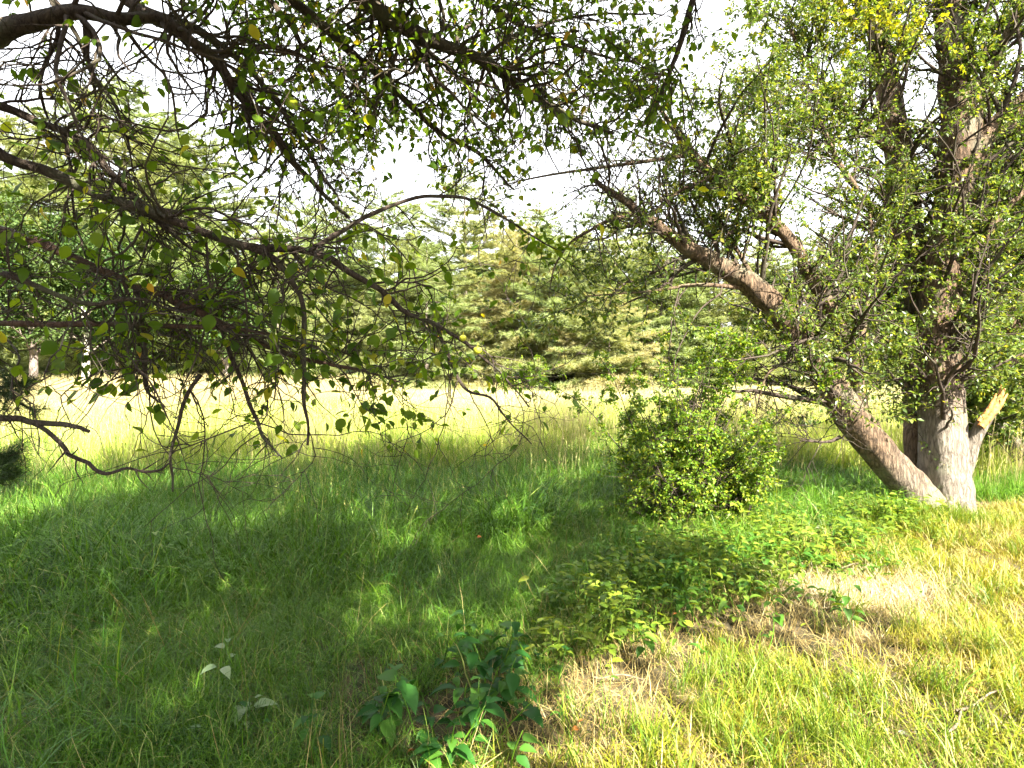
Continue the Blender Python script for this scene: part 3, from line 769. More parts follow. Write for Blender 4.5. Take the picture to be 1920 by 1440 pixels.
    for kk in range(4):
        T = LEAFB_T * np.array([.85 + .13 * kk, 1, 1.0]); T[:, 2] += .1 * np.sin(T[:, 1] * (2 + kk) + kk) - .12 * (kk % 2) * T[:, 1] ** 2; T[:, 0] += .05 * (kk - 1.5) * T[:, 1] ** 2
        tm = MB(); tm.add(T, LEAFB_F); lms.append(tm.mesh('leaf', M['apple_leaf_part']))
    from mathutils import Matrix
    for i in big:
        o = link('leaf', lms[i % 4], root)
        mt = Matrix(r[i].tolist()).to_4x4() @ Matrix.Scale(size[i] * 1.1, 4)
        mt.translation = Vector((p[i] - off).tolist())
        o.matrix_local = mt
    print('apple leaves', len(p))
    # fruit
    fm = None
    for (px, py, d, s) in [(868, 634, 3.5, .021), (895, 657, 3.5, .026), (396, 661, 3.25, .024), (172, 383, 3.05, .018), (1418 * 0 + 712, 517, 3.4, .018)]:
        if fm is None:
            fb = MB(); u = np.linspace(0, math.pi, 9); v = np.arange(12) * 2 * math.pi / 12
            U, Vv = np.meshgrid(u, v, indexing='ij'); rr = np.sin(U) * (1 + .06 * np.cos(U))
            Z = np.cos(U) * .9 - .18 * np.exp(-(U / .45) ** 2)
            VV = np.stack([rr * np.cos(Vv), rr * np.sin(Vv), Z], -1).reshape(-1, 3)
            i, j = np.meshgrid(np.arange(8), np.arange(12), indexing='ij'); a = (i * 12 + j).ravel(); b = (i * 12 + (j + 1) % 12).ravel()
            fb.add(VV, np.stack([a, a + 12, b + 12, b], -1))
            tubes(fb, np.array([[0, 0, .75], [.1, 0, 1.2], [.15, .05, 1.7]]), np.array([.09, .07, .07]), 5)
            fm = fb.mesh('apple', M['apple_fruit'])
        o = link('apple', fm, root); o.location = P(px, py, d) - off; o.scale = (s, s, s)
apple_tree()

# ------------------------------------------------------------------ forked tree on the right
def forked_tree():
    base = G(1765, 968); off = np.array([base[0], base[1], 0])
    root = empty('forked_tree', off, 'big multi-stemmed tree at right with pale grey base and one stem leaning far left', 'tree')
    d0 = base[1]
    stems = [
        ('stem', [(1777, 1012, 6.8, 150), (1775, 985, 6.8, 116), (1772, 950, 6.8, 94), (1770, 900, 6.8, 84), (1768, 820, 6.8, 78), (1762, 740, 6.8, 74), (1758, 650, 6.85, 72), (1768, 540, 6.95, 70), (1785, 430, 7.05, 68), (1798, 300, 7.1, 66), (1800, 200, 7.1, 62), (1790, 90, 7.2, 56), (1780, 0, 7.3, 50), (1772, -120, 7.4, 40), (1780, -300, 7.6, 24)], 'grey_bark', 'pale grey upright main stem'),
        ('stem', [(1772, 985, 6.75, 70), (1720, 930, 6.7, 66), (1680, 885, 6.65, 60), (1640, 840, 6.6, 60), (1590, 775, 6.55, 58), (1545, 705, 6.5, 53), (1500, 640, 6.4, 50), (1455, 575, 6.3, 45), (1400, 528, 6.2, 40), (1340, 492, 6.1, 34), (1270, 455, 6.0, 27), (1210, 410, 5.95, 18), (1160, 370, 5.9, 13), (1110, 335, 5.85, 7)], 'lean_bark', 'long stem leaning far to the left'),
        ('stem', [(1735, 960, 7.15, 44), (1722, 880, 7.2, 38), (1715, 800, 7.25, 38), (1712, 700, 7.3, 42), (1708, 560, 7.4, 52), (1700, 420, 7.5, 52), (1685, 280, 7.55, 48), (1668, 180, 7.6, 42), (1648, 80, 7.7, 36), (1630, -30, 7.8, 28), (1600, -180, 7.9, 14)], 'brown_bark', 'dark brown stem standing behind the main one'),
        ('limb', [(1612, 790, 6.58, 34), (1608, 720, 6.5, 26), (1592, 650, 6.45, 25), (1545, 560, 6.4, 26), (1508, 500, 6.35, 25), (1480, 450, 6.3, 24), (1420, 390, 6.25, 22), (1350, 345, 6.2, 22), (1300, 290, 6.15, 15), (1255, 230, 6.1, 9), (1210, 160, 6.0, 4)], 'brown_bark', None),
        ('limb', [(1800, 315, 7.1, 50), (1845, 265, 7.05, 44), (1890, 220, 7.0, 38), (1940, 170, 6.9, 32), (2020, 90, 6.8, 18)], 'brown_bark', None),
        ('limb', [(1815, 200, 7.1, 24), (1855, 130, 7.0, 20), (1890, 60, 6.9, 16), (1940, -40, 6.8, 8)], 'brown_bark', None),
        ('limb', [(1400, 540, 6.2, 12), (1340, 535, 6.1, 8), (1290, 535, 6.0, 7), (1230, 545, 5.9, 5), (1100, 555, 5.8, 2)], 'brown_bark', None),
        ('limb', [(1510, 660, 6.4, 9), (1470, 680, 6.3, 7), (1440, 700, 6.2, 6), (1425, 740, 6.2, 3), (1415, 790, 6.2, 1.5)], 'brown_bark', None),
        ('limb', [(1205, 400, 5.95, 9), (1150, 410, 5.9, 8), (1110, 430, 5.85, 6), (1070, 455, 5.8, 5), (1040, 500, 5.8, 3), (1030, 550, 5.8, 2)], 'brown_bark', None),
        ('limb', [(1300, 290, 6.15, 8), (1230, 300, 6.1, 7), (1120, 315, 6.0, 6), (1020, 330, 5.9, 4), (930, 350, 5.8, 2)], 'brown_bark', None),
        ('limb', [(1210, 410, 5.95, 8), (1290, 350, 6.0, 6), (1370, 330, 6.0, 4)], 'grey_bark', None),
        ('limb', [(1485, 460, 6.3, 12), (1430, 380, 6.4, 9), (1400, 330, 6.5, 6), (1390, 240, 6.6, 4), (1420, 150, 6.7, 3)], 'brown_bark', None),
        ('limb', [(1640, 60, 7.7, 18), (1560, 20, 7.6, 14), (1480, -40, 7.5, 8)], 'brown_bark', None),
        ('limb', [(1690, 300, 7.5, 20), (1600, 220, 7.3, 15), (1520, 130, 7.1, 9), (1470, 30, 7.0, 4)], 'brown_bark', None),
        ('limb', [(1705, 480, 7.4, 18), (1640, 400, 7.2, 13), (1570, 300, 7.0, 9), (1530, 200, 6.9, 4)], 'brown_bark', None),
        ('limb', [(1440, 570, 6.3, 14), (1400, 500, 6.3, 9), (1360, 430, 6.3, 7), (1330, 380, 6.3, 4)], 'brown_bark', None),
        ('limb', [(1575, 820, 6.55, 8), (1555, 828, 6.5, 6), (1525, 828, 6.45, 4), (1500, 825, 6.4, 2)], 'twig', None),
        ('limb', [(1595, 700, 6.5, 16), (1620, 600, 6.6, 13), (1640, 500, 6.7, 9), (1630, 400, 6.8, 5)], 'brown_bark', None),
        ('limb', [(1785, 560, 6.95, 20), (1830, 470, 6.8, 15), (1880, 400, 6.7, 11), (1950, 330, 6.6, 6)], 'brown_bark', None),
    ]
    leafP, leafR = [], []
    def keep(p):
        x, y, d = pix(p)
        n = vnoise(p * 2.6, 4) * .6 + vnoise(p * 6, 6) * .4
        pr = np.clip((n - .37) * 8, .16, 1)
        p_top = rng.random(len(p))
        pr = np.where((x < 1250) & (y < 460), pr * .3, pr)
        pr = np.where((x > 1250) & (x < 1500) & (y > 380) & (y < 560), pr * .6, pr)
        pr = np.where((x < 1500) & (y > 640), pr * .12, pr)
        pr = np.where((y > 800), 0, pr)
        pr = np.where((x > 1720) & (x < 1800) & (y < 330), pr * .35, pr)
        pr = np.where((x > 1720) & (x < 1830) & (y > 610) & (d < 6.9), pr * .1, pr)
        pr = np.where((x > 1490) & (x < 1680) & (y > 730) & (d < 6.65), pr * .3, pr)
        return rng.random(len(p)) < pr
    for name, rows, bark, lab in stems:
        pts, rad = limb_from_pixels(rows, 60 if name == 'stem' else 34)
        if name == 'stem': pts = pts + (vnoise(pts * 5 + 9)[:, None] - .5) * .05
        ln = np.linalg.norm(np.diff(pts, axis=0), axis=1).sum()
        mb = MB(); tubes(mb, pts - off, rad, 28 if name == 'stem' else 10, bump=.22 if name == 'stem' else .14)
        if lab == 'pale grey upright main stem':           # root flare and knots
            for a in np.linspace(0, 6.28, 8)[:-1]:
                q = smooth_path([[*(pts[6] - off) + np.array([math.cos(a) * .12, math.sin(a) * .12, 0]), .10],
                                 [math.cos(a) * .2, math.sin(a) * .2, .13, .07], [math.cos(a) * .36, math.sin(a) * .36, -.08, .035]], 12)
                tubes(mb, q[:, :3], q[:, 3], 12, bump=.3)
        t = dict(label=lab) if lab else {}
        lo = mb.build('stem' if name == 'stem' else 'limb', M[bark], root, **t)
        tw = MB()
        t0 = .28 if name == 'stem' else .12
        n2 = int(ln * (20 if name == 'stem' else 16))
        if lab and 'main' in lab: n2 = int(n2 * .8)
        lf = 42
        if (lab and 'leaning' in lab) or (rows[-1][0] < 1260): n2 = int(n2 * .5); lf = 22
        Q, RQ = branch_out(tw, pts[None], rad[None], n2, (.5, 2.0), 12, .13, -.01, .9, .3, 4, .4, t0, fwd=.5)
        n3 = n2 * 9
        Q3, R3 = branch_out(tw, Q, RQ, n3, (.15, .6), 6, .2, 0.0, 1.0, .1, 3, .7, .08, rend=.0008)
        tw.V = [v - off for v in tw.V]
        tw.build('twigs', M['twig'], lo, kind='stuff')
        p, r = leaves_on(Q3, int(n3 * lf), keep, .8); leafP.append(p); leafR.append(r)
    # splintered stub of the broken branch
    sb = MB()
    pts, rad = limb_from_pixels([(1795, 905, 6.75, 36), (1812, 862, 6.7, 30), (1828, 820, 6.65, 24), (1845, 790, 6.6, 22), (1862, 765, 6.58, 18)], 16)
    tubes(sb, pts - off, rad, 14, bump=.2); so = sb.build('broken_branch', M['grey_bark'], root, label='snapped side branch with splintered orange wood at its end')
    sp = MB()
    for (a, b, w, dd) in [((1838, 800), (1884, 728), 13, 6.55), ((1846, 790), (1889, 738), 9, 6.6), ((1835, 790), (1868, 738), 8, 6.52), ((1850, 785), (1878, 722), 6, 6.58)]:
        q, r = limb_from_pixels([(*a, dd, w), ((a[0] + b[0]) / 2 + 3, (a[1] + b[1]) / 2 + 2, dd, w * .9), (*b, dd, w * .25)], 8)
        tubes(sp, q - off, r, 5, bump=.5)
    sp.build('splintered_wood', M['splinter'], so, smooth=False)
    # basal and trunk sprouts
    sp = MB()
    src = np.array([P(1600, 720, 6.45), P(1560, 690, 6.4), P(1720, 720, 6.9), P(1700, 760, 6.9), P(1830, 640, 6.8), P(1680, 700, 7), P(1850, 700, 6.9), P(1640, 680, 6.5), P(1530, 670, 6.3), P(1570, 640, 6.3), P(1690, 640, 6.6), P(1740, 600, 6.6)])
    pp = src[rng.integers(0, len(src), 150)] + rng.normal(0, .12, (150, 3))
    Q = wander(pp, norm(rng.normal(0, 1, (150, 3)) + np.array([0, -.3, .3])), rng.uniform(.25, .65, 150), 8, .2, .02)
    tubes(sp, Q - off, np.tile(np.linspace(.004, .0012, 8), (150, 1)), 4)
    sp.build('sprouts', M['twig'], root, kind='stuff')
    p, r = leaves_on(Q, 5200, None, .9); leafP.append(p + rng.normal(0, .03, p.shape)); leafR.append(r)
    ys = MB(); q0 = np.array([P(1600, 10, 6.9), P(1560, 40, 6.9), P(1680, 15, 7.0), P(1740, 40, 6.8)])
    pp = q0[rng.integers(0, 4, 60)] + rng.normal(0, .12, (60, 3)); Qy = wander(pp, norm(rng.normal(0, 1, (60, 3)) + np.array([-.2, -.4, 0])), rng.uniform(.3, .7, 60), 8, .15, .03)
    tubes(ys, Qy - off, np.tile(np.linspace(.004, .0012, 8), (60, 1)), 4); so2 = ys.build('sprouts', M['twig'], root, kind='stuff')
    py_, ry_ = leaves_on(Qy, 1500, None, .9); yl = MB(); scatter(yl, SMALL_T * np.array([1.3, 1, 1]), SMALL_F, py_ - off, ry_, rng.uniform(.03, .07, len(py_)), rng.random(len(py_)))
    yl.build('yellow_foliage', M['yellow_leaf'], so2, kind='stuff')
    p = np.concatenate(leafP); r = np.concatenate(leafR)
    mb = MB(); scatter(mb, SMALL_T, SMALL_F, p - off, r, rng.uniform(.2, 1, len(p)) ** .8 * .062, rng.random(len(p)))
    mb.build('foliage', M['elm_leaf'], root, kind='stuff')
    print('forked leaves', len(p))
forked_tree()

# ------------------------------------------------------------------ a second tree at the right edge
def edge_tree():
    b = np.array([8.0, 9.0, 0])
    off = b
    root = empty('edge_tree', off, 'dark-stemmed tree at the right edge of the picture behind the forked tree', 'tree')
    leafP, leafR = [], []
    rowsets = [[(1925, 950, 9.0, 60), (1915, 820, 9.0, 46), (1905, 700, 9.0, 42), (1890, 560, 9.0, 38), (1900, 400, 9.0, 34), (1930, 200, 9.0, 28), (1960, 0, 9.1, 20)],
               [(1930, 860, 8.8, 44), (1900, 825, 8.6, 36), (1865, 790, 8.3, 26), (1830, 740, 8.1, 14), (1800, 690, 8.0, 6)],
               [(1905, 640, 9.0, 22), (1860, 560, 8.8, 16), (1830, 480, 8.7, 10), (1840, 400, 8.7, 5)],
               [(1895, 560, 9.0, 22), (1960, 480, 8.6, 16), (2050, 420, 8.4, 8)],
               [(1905, 420, 9.0, 22), (1850, 320, 8.9, 16), (1820, 200, 8.9, 8)]]
    for i, rows in enumerate(rowsets):
        pts, rad = limb_from_pixels(rows, 30)
        mb = MB(); tubes(mb, pts - off, rad, 14, bump=.2)
        lo = mb.build('trunk' if i == 0 else 'limb', M['brown_bark'] if i != 1 else M['grey_bark'], root)
        tw = MB(); n2 = 34
        Q, RQ = branch_out(tw, pts[None], rad[None], n2, (.5, 1.5), 9, .16, 0.0, 1, .2, 4, .4, .3 if i == 0 else .15)
        Q3, R3 = branch_out(tw, Q, RQ, n2 * 9, (.15, .5), 5, .2, 0, 1, .1, 3, .7, .08)
        tw.V = [v - off for v in tw.V]; tw.build('twigs', M['twig'], lo, kind='stuff')
        p, r = leaves_on(Q3, n2 * 520, None, .9)
        k = pix(p)[1] < 830; leafP.append(p[k]); leafR.append(r[k])
    p = np.concatenate(leafP); r = np.concatenate(leafR)
    mb = MB(); scatter(mb, SMALL_T, SMALL_F, p - off, r, rng.uniform(.04, .07, len(p)), rng.random(len(p)))
    mb.build('foliage', M['elm_leaf'], root, kind='stuff')
edge_tree()

# ------------------------------------------------------------------ bushes
def bush(name, c, w, h, nst, nleaf, leafsize, mat, label, cat='bush', seed=0, group=None):
    root = empty(name, (c[0], c[1], gz(c[0], c[1])), label, cat, group)
    sm = MB(); P0 = rng.normal(0, .07, (nst, 3)); P0[:, 2] = 0
    D = norm(np.stack([rng.normal(0, .42, nst) * w, rng.normal(0, .4, nst) * w, np.ones(nst)], -1))
    Q = wander(P0, D, rng.uniform(.45, 1.28, nst) * h, 12, .09, .03)
    tubes(sm, Q, np.tile(np.linspace(.009, .002, 12), (nst, 1)), 4)
    R = np.tile(np.linspace(.009, .002, 12), (nst, 1))
    Q2, R2 = branch_out(sm, Q, R, nst * 8, (.15, .5), 8, .15, .03, 1, .2, 3, .6, .15)
    Q3, R3 = branch_out(sm, Q2, R2, nst * 26, (.06, .22), 5, .15, .03, 1, 0, 3, .6, .05)
    sm.build('stems', M['twig'], root, kind='stuff')
    p, r = leaves_on(np.concatenate([Q3, Q3]), nleaf, None, .8)
    p = p[p[:, 2] > .05] if False else p
    p = p * np.array([1, 1, 1.0]); keepb = vnoise(p * 5 + 20, 3) * .6 + vnoise(p * 11, 5) * .4 > .41; p, r = p[keepb], r[keepb]
    mb = MB(); scatter(mb, SMALL_T * np.array([1.25, 1, 1]), SMALL_F, p, r, rng.uniform(.7, 1.25, len(p)) * leafsize, rng.random(len(p)))
    mb.build('foliage', mat, root, kind='stuff')
    return root
bush('leafy_bush', G(1285, 985), .62, 1.72, 60, 52000, .034, M['bush_leaf'], 'round bright green bush with small leaves left of the forked tree')
bush('low_bush', P(1385, 900, 6.2) * np.array([1, 1, 0]), .45, .85, 22, 13000, .034, M['bush_leaf'], 'smaller yellow-green bush growing against the right side of the round bush')
bush('skirt_bush', G(1235, 990), .5, .7, 20, 9000, .034, M['bush_leaf'], 'low dark green growth at the left foot of the round bush')
bush('meadow_shrub', P(985, 700, 34) * np.array([1, 1, 0]), 1.0, 2.2, 20, 5000, .14, M['bush_leaf'], 'light green shrub at the far edge of the meadow in front of the pines')

# ------------------------------------------------------------------ pines
def bough_mesh(name, mat, dense=1.0, seed=0):
    """feathery horizontal bough, 1 long along +y"""
    mb = MB()
    stem = smooth_path([[0, 0, 0], [rng.normal(0, .03), .35, .03], [rng.normal(0, .05), .7, .03], [rng.normal(0, .06), 1, .09]], 8)
    tubes(mb, stem, np.linspace(.012, .003, 8), 4, var=.0)
    n = int(34 * dense)
    t = rng.uniform(.18, 1, n); k = (t * 6.999).astype(int); f = (t * 6.999 - k)[:, None]
    p = stem[k] * (1 - f) + stem[k + 1] * f
    sgn = np.where(rng.random(n) < .5, -1, 1)
    D = norm(np.stack([sgn * rng.uniform(.5, 1.1, n), np.full(n, .7), rng.normal(.06, .12, n)], -1))
    Q = wander(p, D, rng.uniform(.14, .36, n) * (1.15 - .6 * t), 6, .1, -.02)
    tubes(mb, Q, np.tile(np.linspace(.004, .002, 6), (n, 1)), 3, var=.0)
    m = int(300 * dense)
    c, tg, _, _ = sample_on(Q, np.ones(Q.shape[:2]), m, .25)
    for s in range(7):
        d = norm(tg * .5 + randdir(m) * .8 + np.array([0, .15, .25]))
        up = randdir(m)
        T = np.array([[-.012, 0, 0], [.012, 0, 0], [0, 1, 0.]]) * np.array([4.2, 1, 1])
        scatter(mb, T, [np.array([[0, 1, 2]])], c, frames(d, up), rng.uniform(.045, .085, m), rng.random(m) * .6 + rng.random() * .4)
    return mb.mesh(name, mat, False)
NBM = 6
BOUGHS = {'green': [bough_mesh('bough', M['needle']) for _ in range(NBM)], 'brown': [bough_mesh('bough', M['needle_brown'], .8) for _ in range(3)]}

def pine(name, x, y, h, w, kind, label, nb=60, low=.06, seed=0, lump=None):
    root = empty(name, (x, y, float(gz(x, y))), label, 'pine tree', 'pines beyond the meadow')
    tb = MB(); pts = smooth_path([[0, 0, 0, h * .016], [rng.normal(0, .1), 0, h * .5, h * .01], [rng.normal(0, .2), 0, h, .02]], 12)
    tubes(tb, pts[:, :3], pts[:, 3], 8, bump=.1)
    tb.build('trunk', M['pine_bark'], root)
    for i in range(nb):
        u = (i + rng.random()) / nb; z = h * (low + (1 - low) * u ** 1.05); tier = h * .055; z = (round(z / tier) + rng.normal(0, .1)) * tier; z = min(max(z, .15), h * .99)
        L = w * 1.1 * ((1 - u) ** .42) * rng.uniform(.75, 1.2) + .5
        a = i * 2.399 + rng.normal(0, .4)
        o = link('bough', BOUGHS[kind][rng.integers(len(BOUGHS[kind]))], root)
        o.location = (0, 0, z)
        o.rotation_euler = (rng.normal(-.03 + .5 * u ** 3, .06), rng.normal(0, .1), a)
        o.scale = (L * rng.uniform(1.0, 1.5), L, L * .75)
    return root

def pine_at(px, top, dist, w, kind, label, nb=60, low=.03):
    nb = int(nb * 1.45)
    x = (px - 960) / FPX * dist
    h = 1.6 + (690 - top) / FPX * dist
    return pine('pine_tree', x, dist, h, w, kind, label, nb, low)

front = [ # px, top py, distance, crown half width, kind, label, boughs
    (60, 260, 41, 5.4, 'green', 'full pine behind the dark broadleaf trees at the far left', 100),
    (-60, 170, 34, 4.6, 'green', 'tall pine at the far left edge, half behind the apple branches', 60),
    (235, 185, 37, 6.2, 'green', 'tallest pine, rising above the treeline at the upper left', 130),
    (345, 265, 38, 5.6, 'green', 'tall pine just right of the tallest pine at the left', 110),
    (120, 320, 39, 4.4, 'green', 'broad pine just left of the tallest pine', 70),
    (440, 450, 42, 4.2, 'green', 'low broad pine under the lowest gap of sky at the left', 60),
    (560, 380, 50, 4.8, 'green', 'distant pine filling the gap left of the centre pines', 80),
    (1010, 400, 52, 4.6, 'green', 'distant pine showing its top over the brownish pine', 80),
    (520, 470, 36, 3.4, 'green', 'short pale green pine at the meadow edge left of centre', 50),
    (620, 400, 45, 4.6, 'green', 'rounded pine left of centre, its top under the long bare apple branch', 70),
    (720, 375, 44, 4.6, 'green', 'pine with a narrow top standing left of the picture centre', 75),
    (800, 470, 38, 3.8, 'green', 'lower pine with long layered boughs in front of the centre pines', 60),
    (870, 340, 46, 4.8, 'green', 'high pine at the centre of the treeline', 80),
    (965, 440, 40, 4.4, 'brown', 'pine with yellow-brown drying boughs at the centre of the treeline', 80),
    (1055, 455, 38, 4.2, 'green', 'pine with flat tiered boughs just right of the brownish pine', 70),
    (1150, 372, 46, 4.4, 'green', 'tall thin-topped pine right of centre above the leaning stem', 75),
    (1140, 560, 36, 3.4, 'brown', 'short pine with straw-tinted boughs behind the round bush', 45),
    (1235, 455, 41, 4.2, 'green', 'pine with tiered boughs behind the end of the leaning stem', 70),
    (1330, 480, 40, 4.2, 'green', 'low pine framed under the leaning stem', 60),
    (1430, 470, 42, 4.4, 'green', 'pine seen through the crown above the bend of the leaning stem', 60),
    (1540, 450, 41, 4.2, 'green', 'pine behind the fork of the leaning stem', 50),
    (1660, 460, 43, 4.2, 'green', 'pine between the leaning stem and the upright stems', 50),
    (1850, 420, 42, 4.2, 'green', 'pine at the right edge behind the dark-stemmed tree', 50),
]
for (px, top, dist, w, kd, lab, nb) in front:
    pine_at(px, top, dist, w, kd, lab, nb)

# farther wood behind the pines: reads as one mass
def far_wood():
    mb = MB()
    for px in np.arange(-900, 2900, 62):
        dist = rng.uniform(52, 70); x = (px + rng.normal(0, 20) - 960) / FPX * dist
        top = np.interp(px, [-900, 0, 420, 480, 640, 900, 1000, 1150, 1300, 1500, 2900], [420, 420, 470, 520, 500, 470, 500, 480, 530, 520, 420]) + rng.normal(0, 20)
        h = 1.6 + (690 - top) / FPX * dist
        n = 1500
        u = rng.random(n); z = h * (.02 + .98 * u); a = rng.uniform(0, 6.28, n)
        R = (h * .26) * (1 - u ** 2.2) ** .7 * np.sqrt(rng.uniform(.25, 1, n))
        p = np.stack([x + R * np.cos(a), dist + R * np.sin(a), z], -1)
        d = norm(np.stack([np.cos(a), np.sin(a), rng.normal(0, .3, n)], -1)); up = norm(np.array([0, 0, 1.]) + randdir(n) * .5)
        T = np.array([[-.5, 0, 0], [0, .45, .1], [.5, .1, 0], [.1, .9, -.1], [-.3, .8, .05]])
        scatter(mb, T, [np.array([[0, 1, 4], [0, 2, 1], [1, 3, 4], [1, 2, 3]])], p, frames(d, up), rng.uniform(.5, 1.2, n), rng.random(n))
        q = np.array([[x, dist, 0], [x, dist, h * .8]]); tubes(mb, q, np.array([.25, .08]), 5, var=0)
    mb.build('far_wood', M['far_leaf'], smooth=False, kind='stuff', label='distant wood closing the view behind the pines', category='wood')
far_wood()

# broadleaf trees at the far left
def broadleaf(px, top, dist, w, label, trunk_mat='pine_bark', low=.25, lean=0):
    x = (px - 960) / FPX * dist; h = 1.6 + (690 - top) / FPX * dist
    root = empty('broadleaf_tree', (x, dist, float(gz(x, dist))), label, 'tree', 'broadleaf trees left of the meadow')
    tb = MB(); pts = smooth_path([[0, 0, -.1, .2], [.1, 0, h * .3, .14], [lean, 0, h * .62, .08], [lean * 1.5, 0, h * .9, .03]], 16); tubes(tb, pts[:, :3], pts[:, 3], 10, bump=.1)
    tb.build('trunk', M[trunk_mat], root)
    lb = MB(); Q, R = branch_out(lb, pts[None, :, :3], pts[None, :, 3], 26, (w * .5, w * 1.15), 9, .12, .0, 1, .35, 5, .5, low)
    Q2, R2 = branch_out(lb, Q, R, 150, (.6, 1.6), 6, .15, 0, 1, .1, 3, .6, .2); lb.build('limbs', M['pine_bark'], root, kind='stuff')
    n = 11000
    c, tg, _, _ = sample_on(np.concatenate([Q2]), np.ones(Q2.shape[:2]), n, .1)
    c = c + rng.normal(0, .16, c.shape)
    d = norm(tg * .3 + randdir(n) + np.array([0, 0, -.3])); up = norm(np.array([0, 0, 1.]) + randdir(n) * .5)
    mb = MB(); scatter(mb, SMALL_T * np.array([1.3, 1, 1]), SMALL_F, c, frames(d, up), rng.uniform(.1, .22, n), rng.random(n))
    mb.build('crown', M['far_leaf'], root, kind='stuff')
broadleaf(60, 400, 26, 3.4, 'dense dark green broadleaf tree low at the far left')
broadleaf(-80, 330, 24, 3.4, 'broadleaf tree cut by the left edge of the picture')
broadleaf(158, 430, 27, 2.6, 'slender broadleaf tree with a pale trunk at the left', 'birch_bark')
broadleaf(215, 480, 30, 2.6, 'broadleaf tree with a thin dark trunk right of the pale-trunked one')
broadleaf(420, 520, 31, 2.6, 'small broadleaf tree right of the shaded clearing')

# ------------------------------------------------------------------ near pine at the left edge
def near_pine():
    off = np.array([-3.45, 3.1, 0])
    root = empty('near_pine', off, 'young dark pine at the left edge with needle tufts and a crooked dead branch', 'pine tree')
    tb = MB(); pts = smooth_path([[0, 0, -.05, .07], [.03, .02, 1.2, .05], [0, 0, 2.4, .02]], 14); tubes(tb, pts[:, :3], pts[:, 3], 10, bump=.1); tb.build('trunk', M['pine_bark'], root)
    def br(rows, nm, mat, **t):
        p, r = limb_from_pixels(rows, 26); p = p + (vnoise(p * 14)[:, None] - .5) * .02
        mb = MB(); tubes(mb, p - off, r, 7, bump=.1); return mb.build(nm, mat, root, **t), p, r
    o, p, r = br([('w', -3.43, 3.1, 1.35, .02), (-40, 782, 3.0, 14), (0, 786, 3.0, 13), (60, 791, 3.0, 12), (120, 800, 3.0, 10), (170, 807, 3.0, 7)], 'branch', M['twig'], label='bare dead branch')
    o2, p2, r2 = br([(62, 791, 3.0, 9), (120, 840, 2.98, 8), (190, 884, 2.95, 7), (240, 878, 2.95, 5), (290, 886, 2.95, 5), (318, 868, 2.95, 3)], 'branch', M['twig'], label='bare dead branch hooking down')
    tw = MB(); Q, R = branch_out(tw, np.stack([p, p2]), np.stack([r, r2]), 22, (.06, .22), 6, .2, -.01, 1, .1, 4, .6, .2); tw.V = [v - off for v in tw.V]; tw.build('twigs', M['twig'], o2, kind='stuff')
    for rows in ([('w', -3.43, 3.1, 1.6, .015), (-60, 750, 3.0, 9), (0, 728, 3.0, 7), (55, 715, 3.0, 4)], [('w', -3.43, 3.1, 1.5, .015), (-60, 745, 3.05, 8), (0, 735, 3.05, 6), (62, 770, 3.05, 3)],
                 [('w', -3.43, 3.1, 1.0, .015), (-60, 880, 2.9, 8), (-10, 862, 2.9, 6), (34, 850, 2.9, 3)], [('w', -3.43, 3.1, .9, .015), (-70, 910, 2.9, 7), (-10, 900, 2.9, 4), (24, 885, 2.9, 3)]):
        o, p, r = br(rows, 'branch', M['twig'])
        tw = MB(); Q, R = branch_out(tw, p[None], r[None], 9, (.08, .16), 5, .15, -.02, .8, .05, 4, .6, .5)
        pts_all = np.concatenate([Q.reshape(-1, 3)[::1], p[-10:]])
        n = 900; c = pts_all[rng.integers(0, len(pts_all), n)] + rng.normal(0, .006, (n, 3))
        d = norm(randdir(n) + np.array([.7, 0, .1]))
        T = np.array([[-.012, 0, 0], [.012, 0, 0], [0, 1, 0.]])
        scatter(tw, T, [np.array([[0, 1, 2]])], c, frames(d, randdir(n)), rng.uniform(.07, .12, n), rng.random(n))
        tw.V = [v - off for v in tw.V]; tw.build('needles', M['needle_near'], o, kind='stuff')
near_pine()

# ------------------------------------------------------------------ broad-leaved weeds, each leaf its own part
from mathutils import Matrix
def leafmeshes(mat, nm='leaf'):
    out = []
    for k in range(3):
        T = LEAFB_T * np.array([.78 + .14 * k, 1, 1.5]); T[:, 2] += .08 * np.sin(T[:, 1] * 3 + k) - .1 * T[:, 1] ** 2 * k
        b = MB(); b.add(T, LEAFB_F); out.append(b.mesh(nm, mat))
    return out
rngw = 1
WL = leafmeshes(M['weed_leaf']); VL = leafmeshes(M['vine_leaf']); PL = leafmeshes(M['pale_leaf'])
def weed(name, c, h, nst, nl, ls, meshes, label, cat, group=None, sp=.3):
    root = empty(name, (c[0], c[1], float(gz(c[0], c[1]))), label, cat, group)
    P0 = rng.normal(0, sp * .25, (nst, 3)); P0[:, 2] = -.02
    D = norm(np.stack([rng.normal(0, .35, nst), rng.normal(0, .35, nst), np.ones(nst)], -1))
    Q = wander(P0, D, rng.uniform(.6, 1.1, nst) * h, 8, .08, .02)
    for s in range(nst):
        b = MB(); tubes(b, Q[s], np.linspace(.004, .0018, 8), 5); b.build('stem', M['lush_grass'], root)
    for i in range(nl):
        s = rng.integers(nst); t = rng.uniform(.35, 1) * 6.99; k = int(t); p = Q[s, k] * (1 - t + k) + Q[s, k + 1] * (t - k)
        a = rng.uniform(0, 6.28); d = norm(np.array([math.cos(a), math.sin(a), rng.uniform(-.25, .35)]))
        R = frames(d[None], norm(np.array([[0, 0, 1.]]) + randdir(1) * .25))[0]
        o = link('leaf', meshes[rng.integers(3)], root); sz = ls * rng.uniform(.5, 1.1)
        mt = Matrix(R.tolist()).to_4x4() @ Matrix.Scale(sz, 4); mt.translation = Vector((p + d * sz * .3).tolist()); o.matrix_local = mt
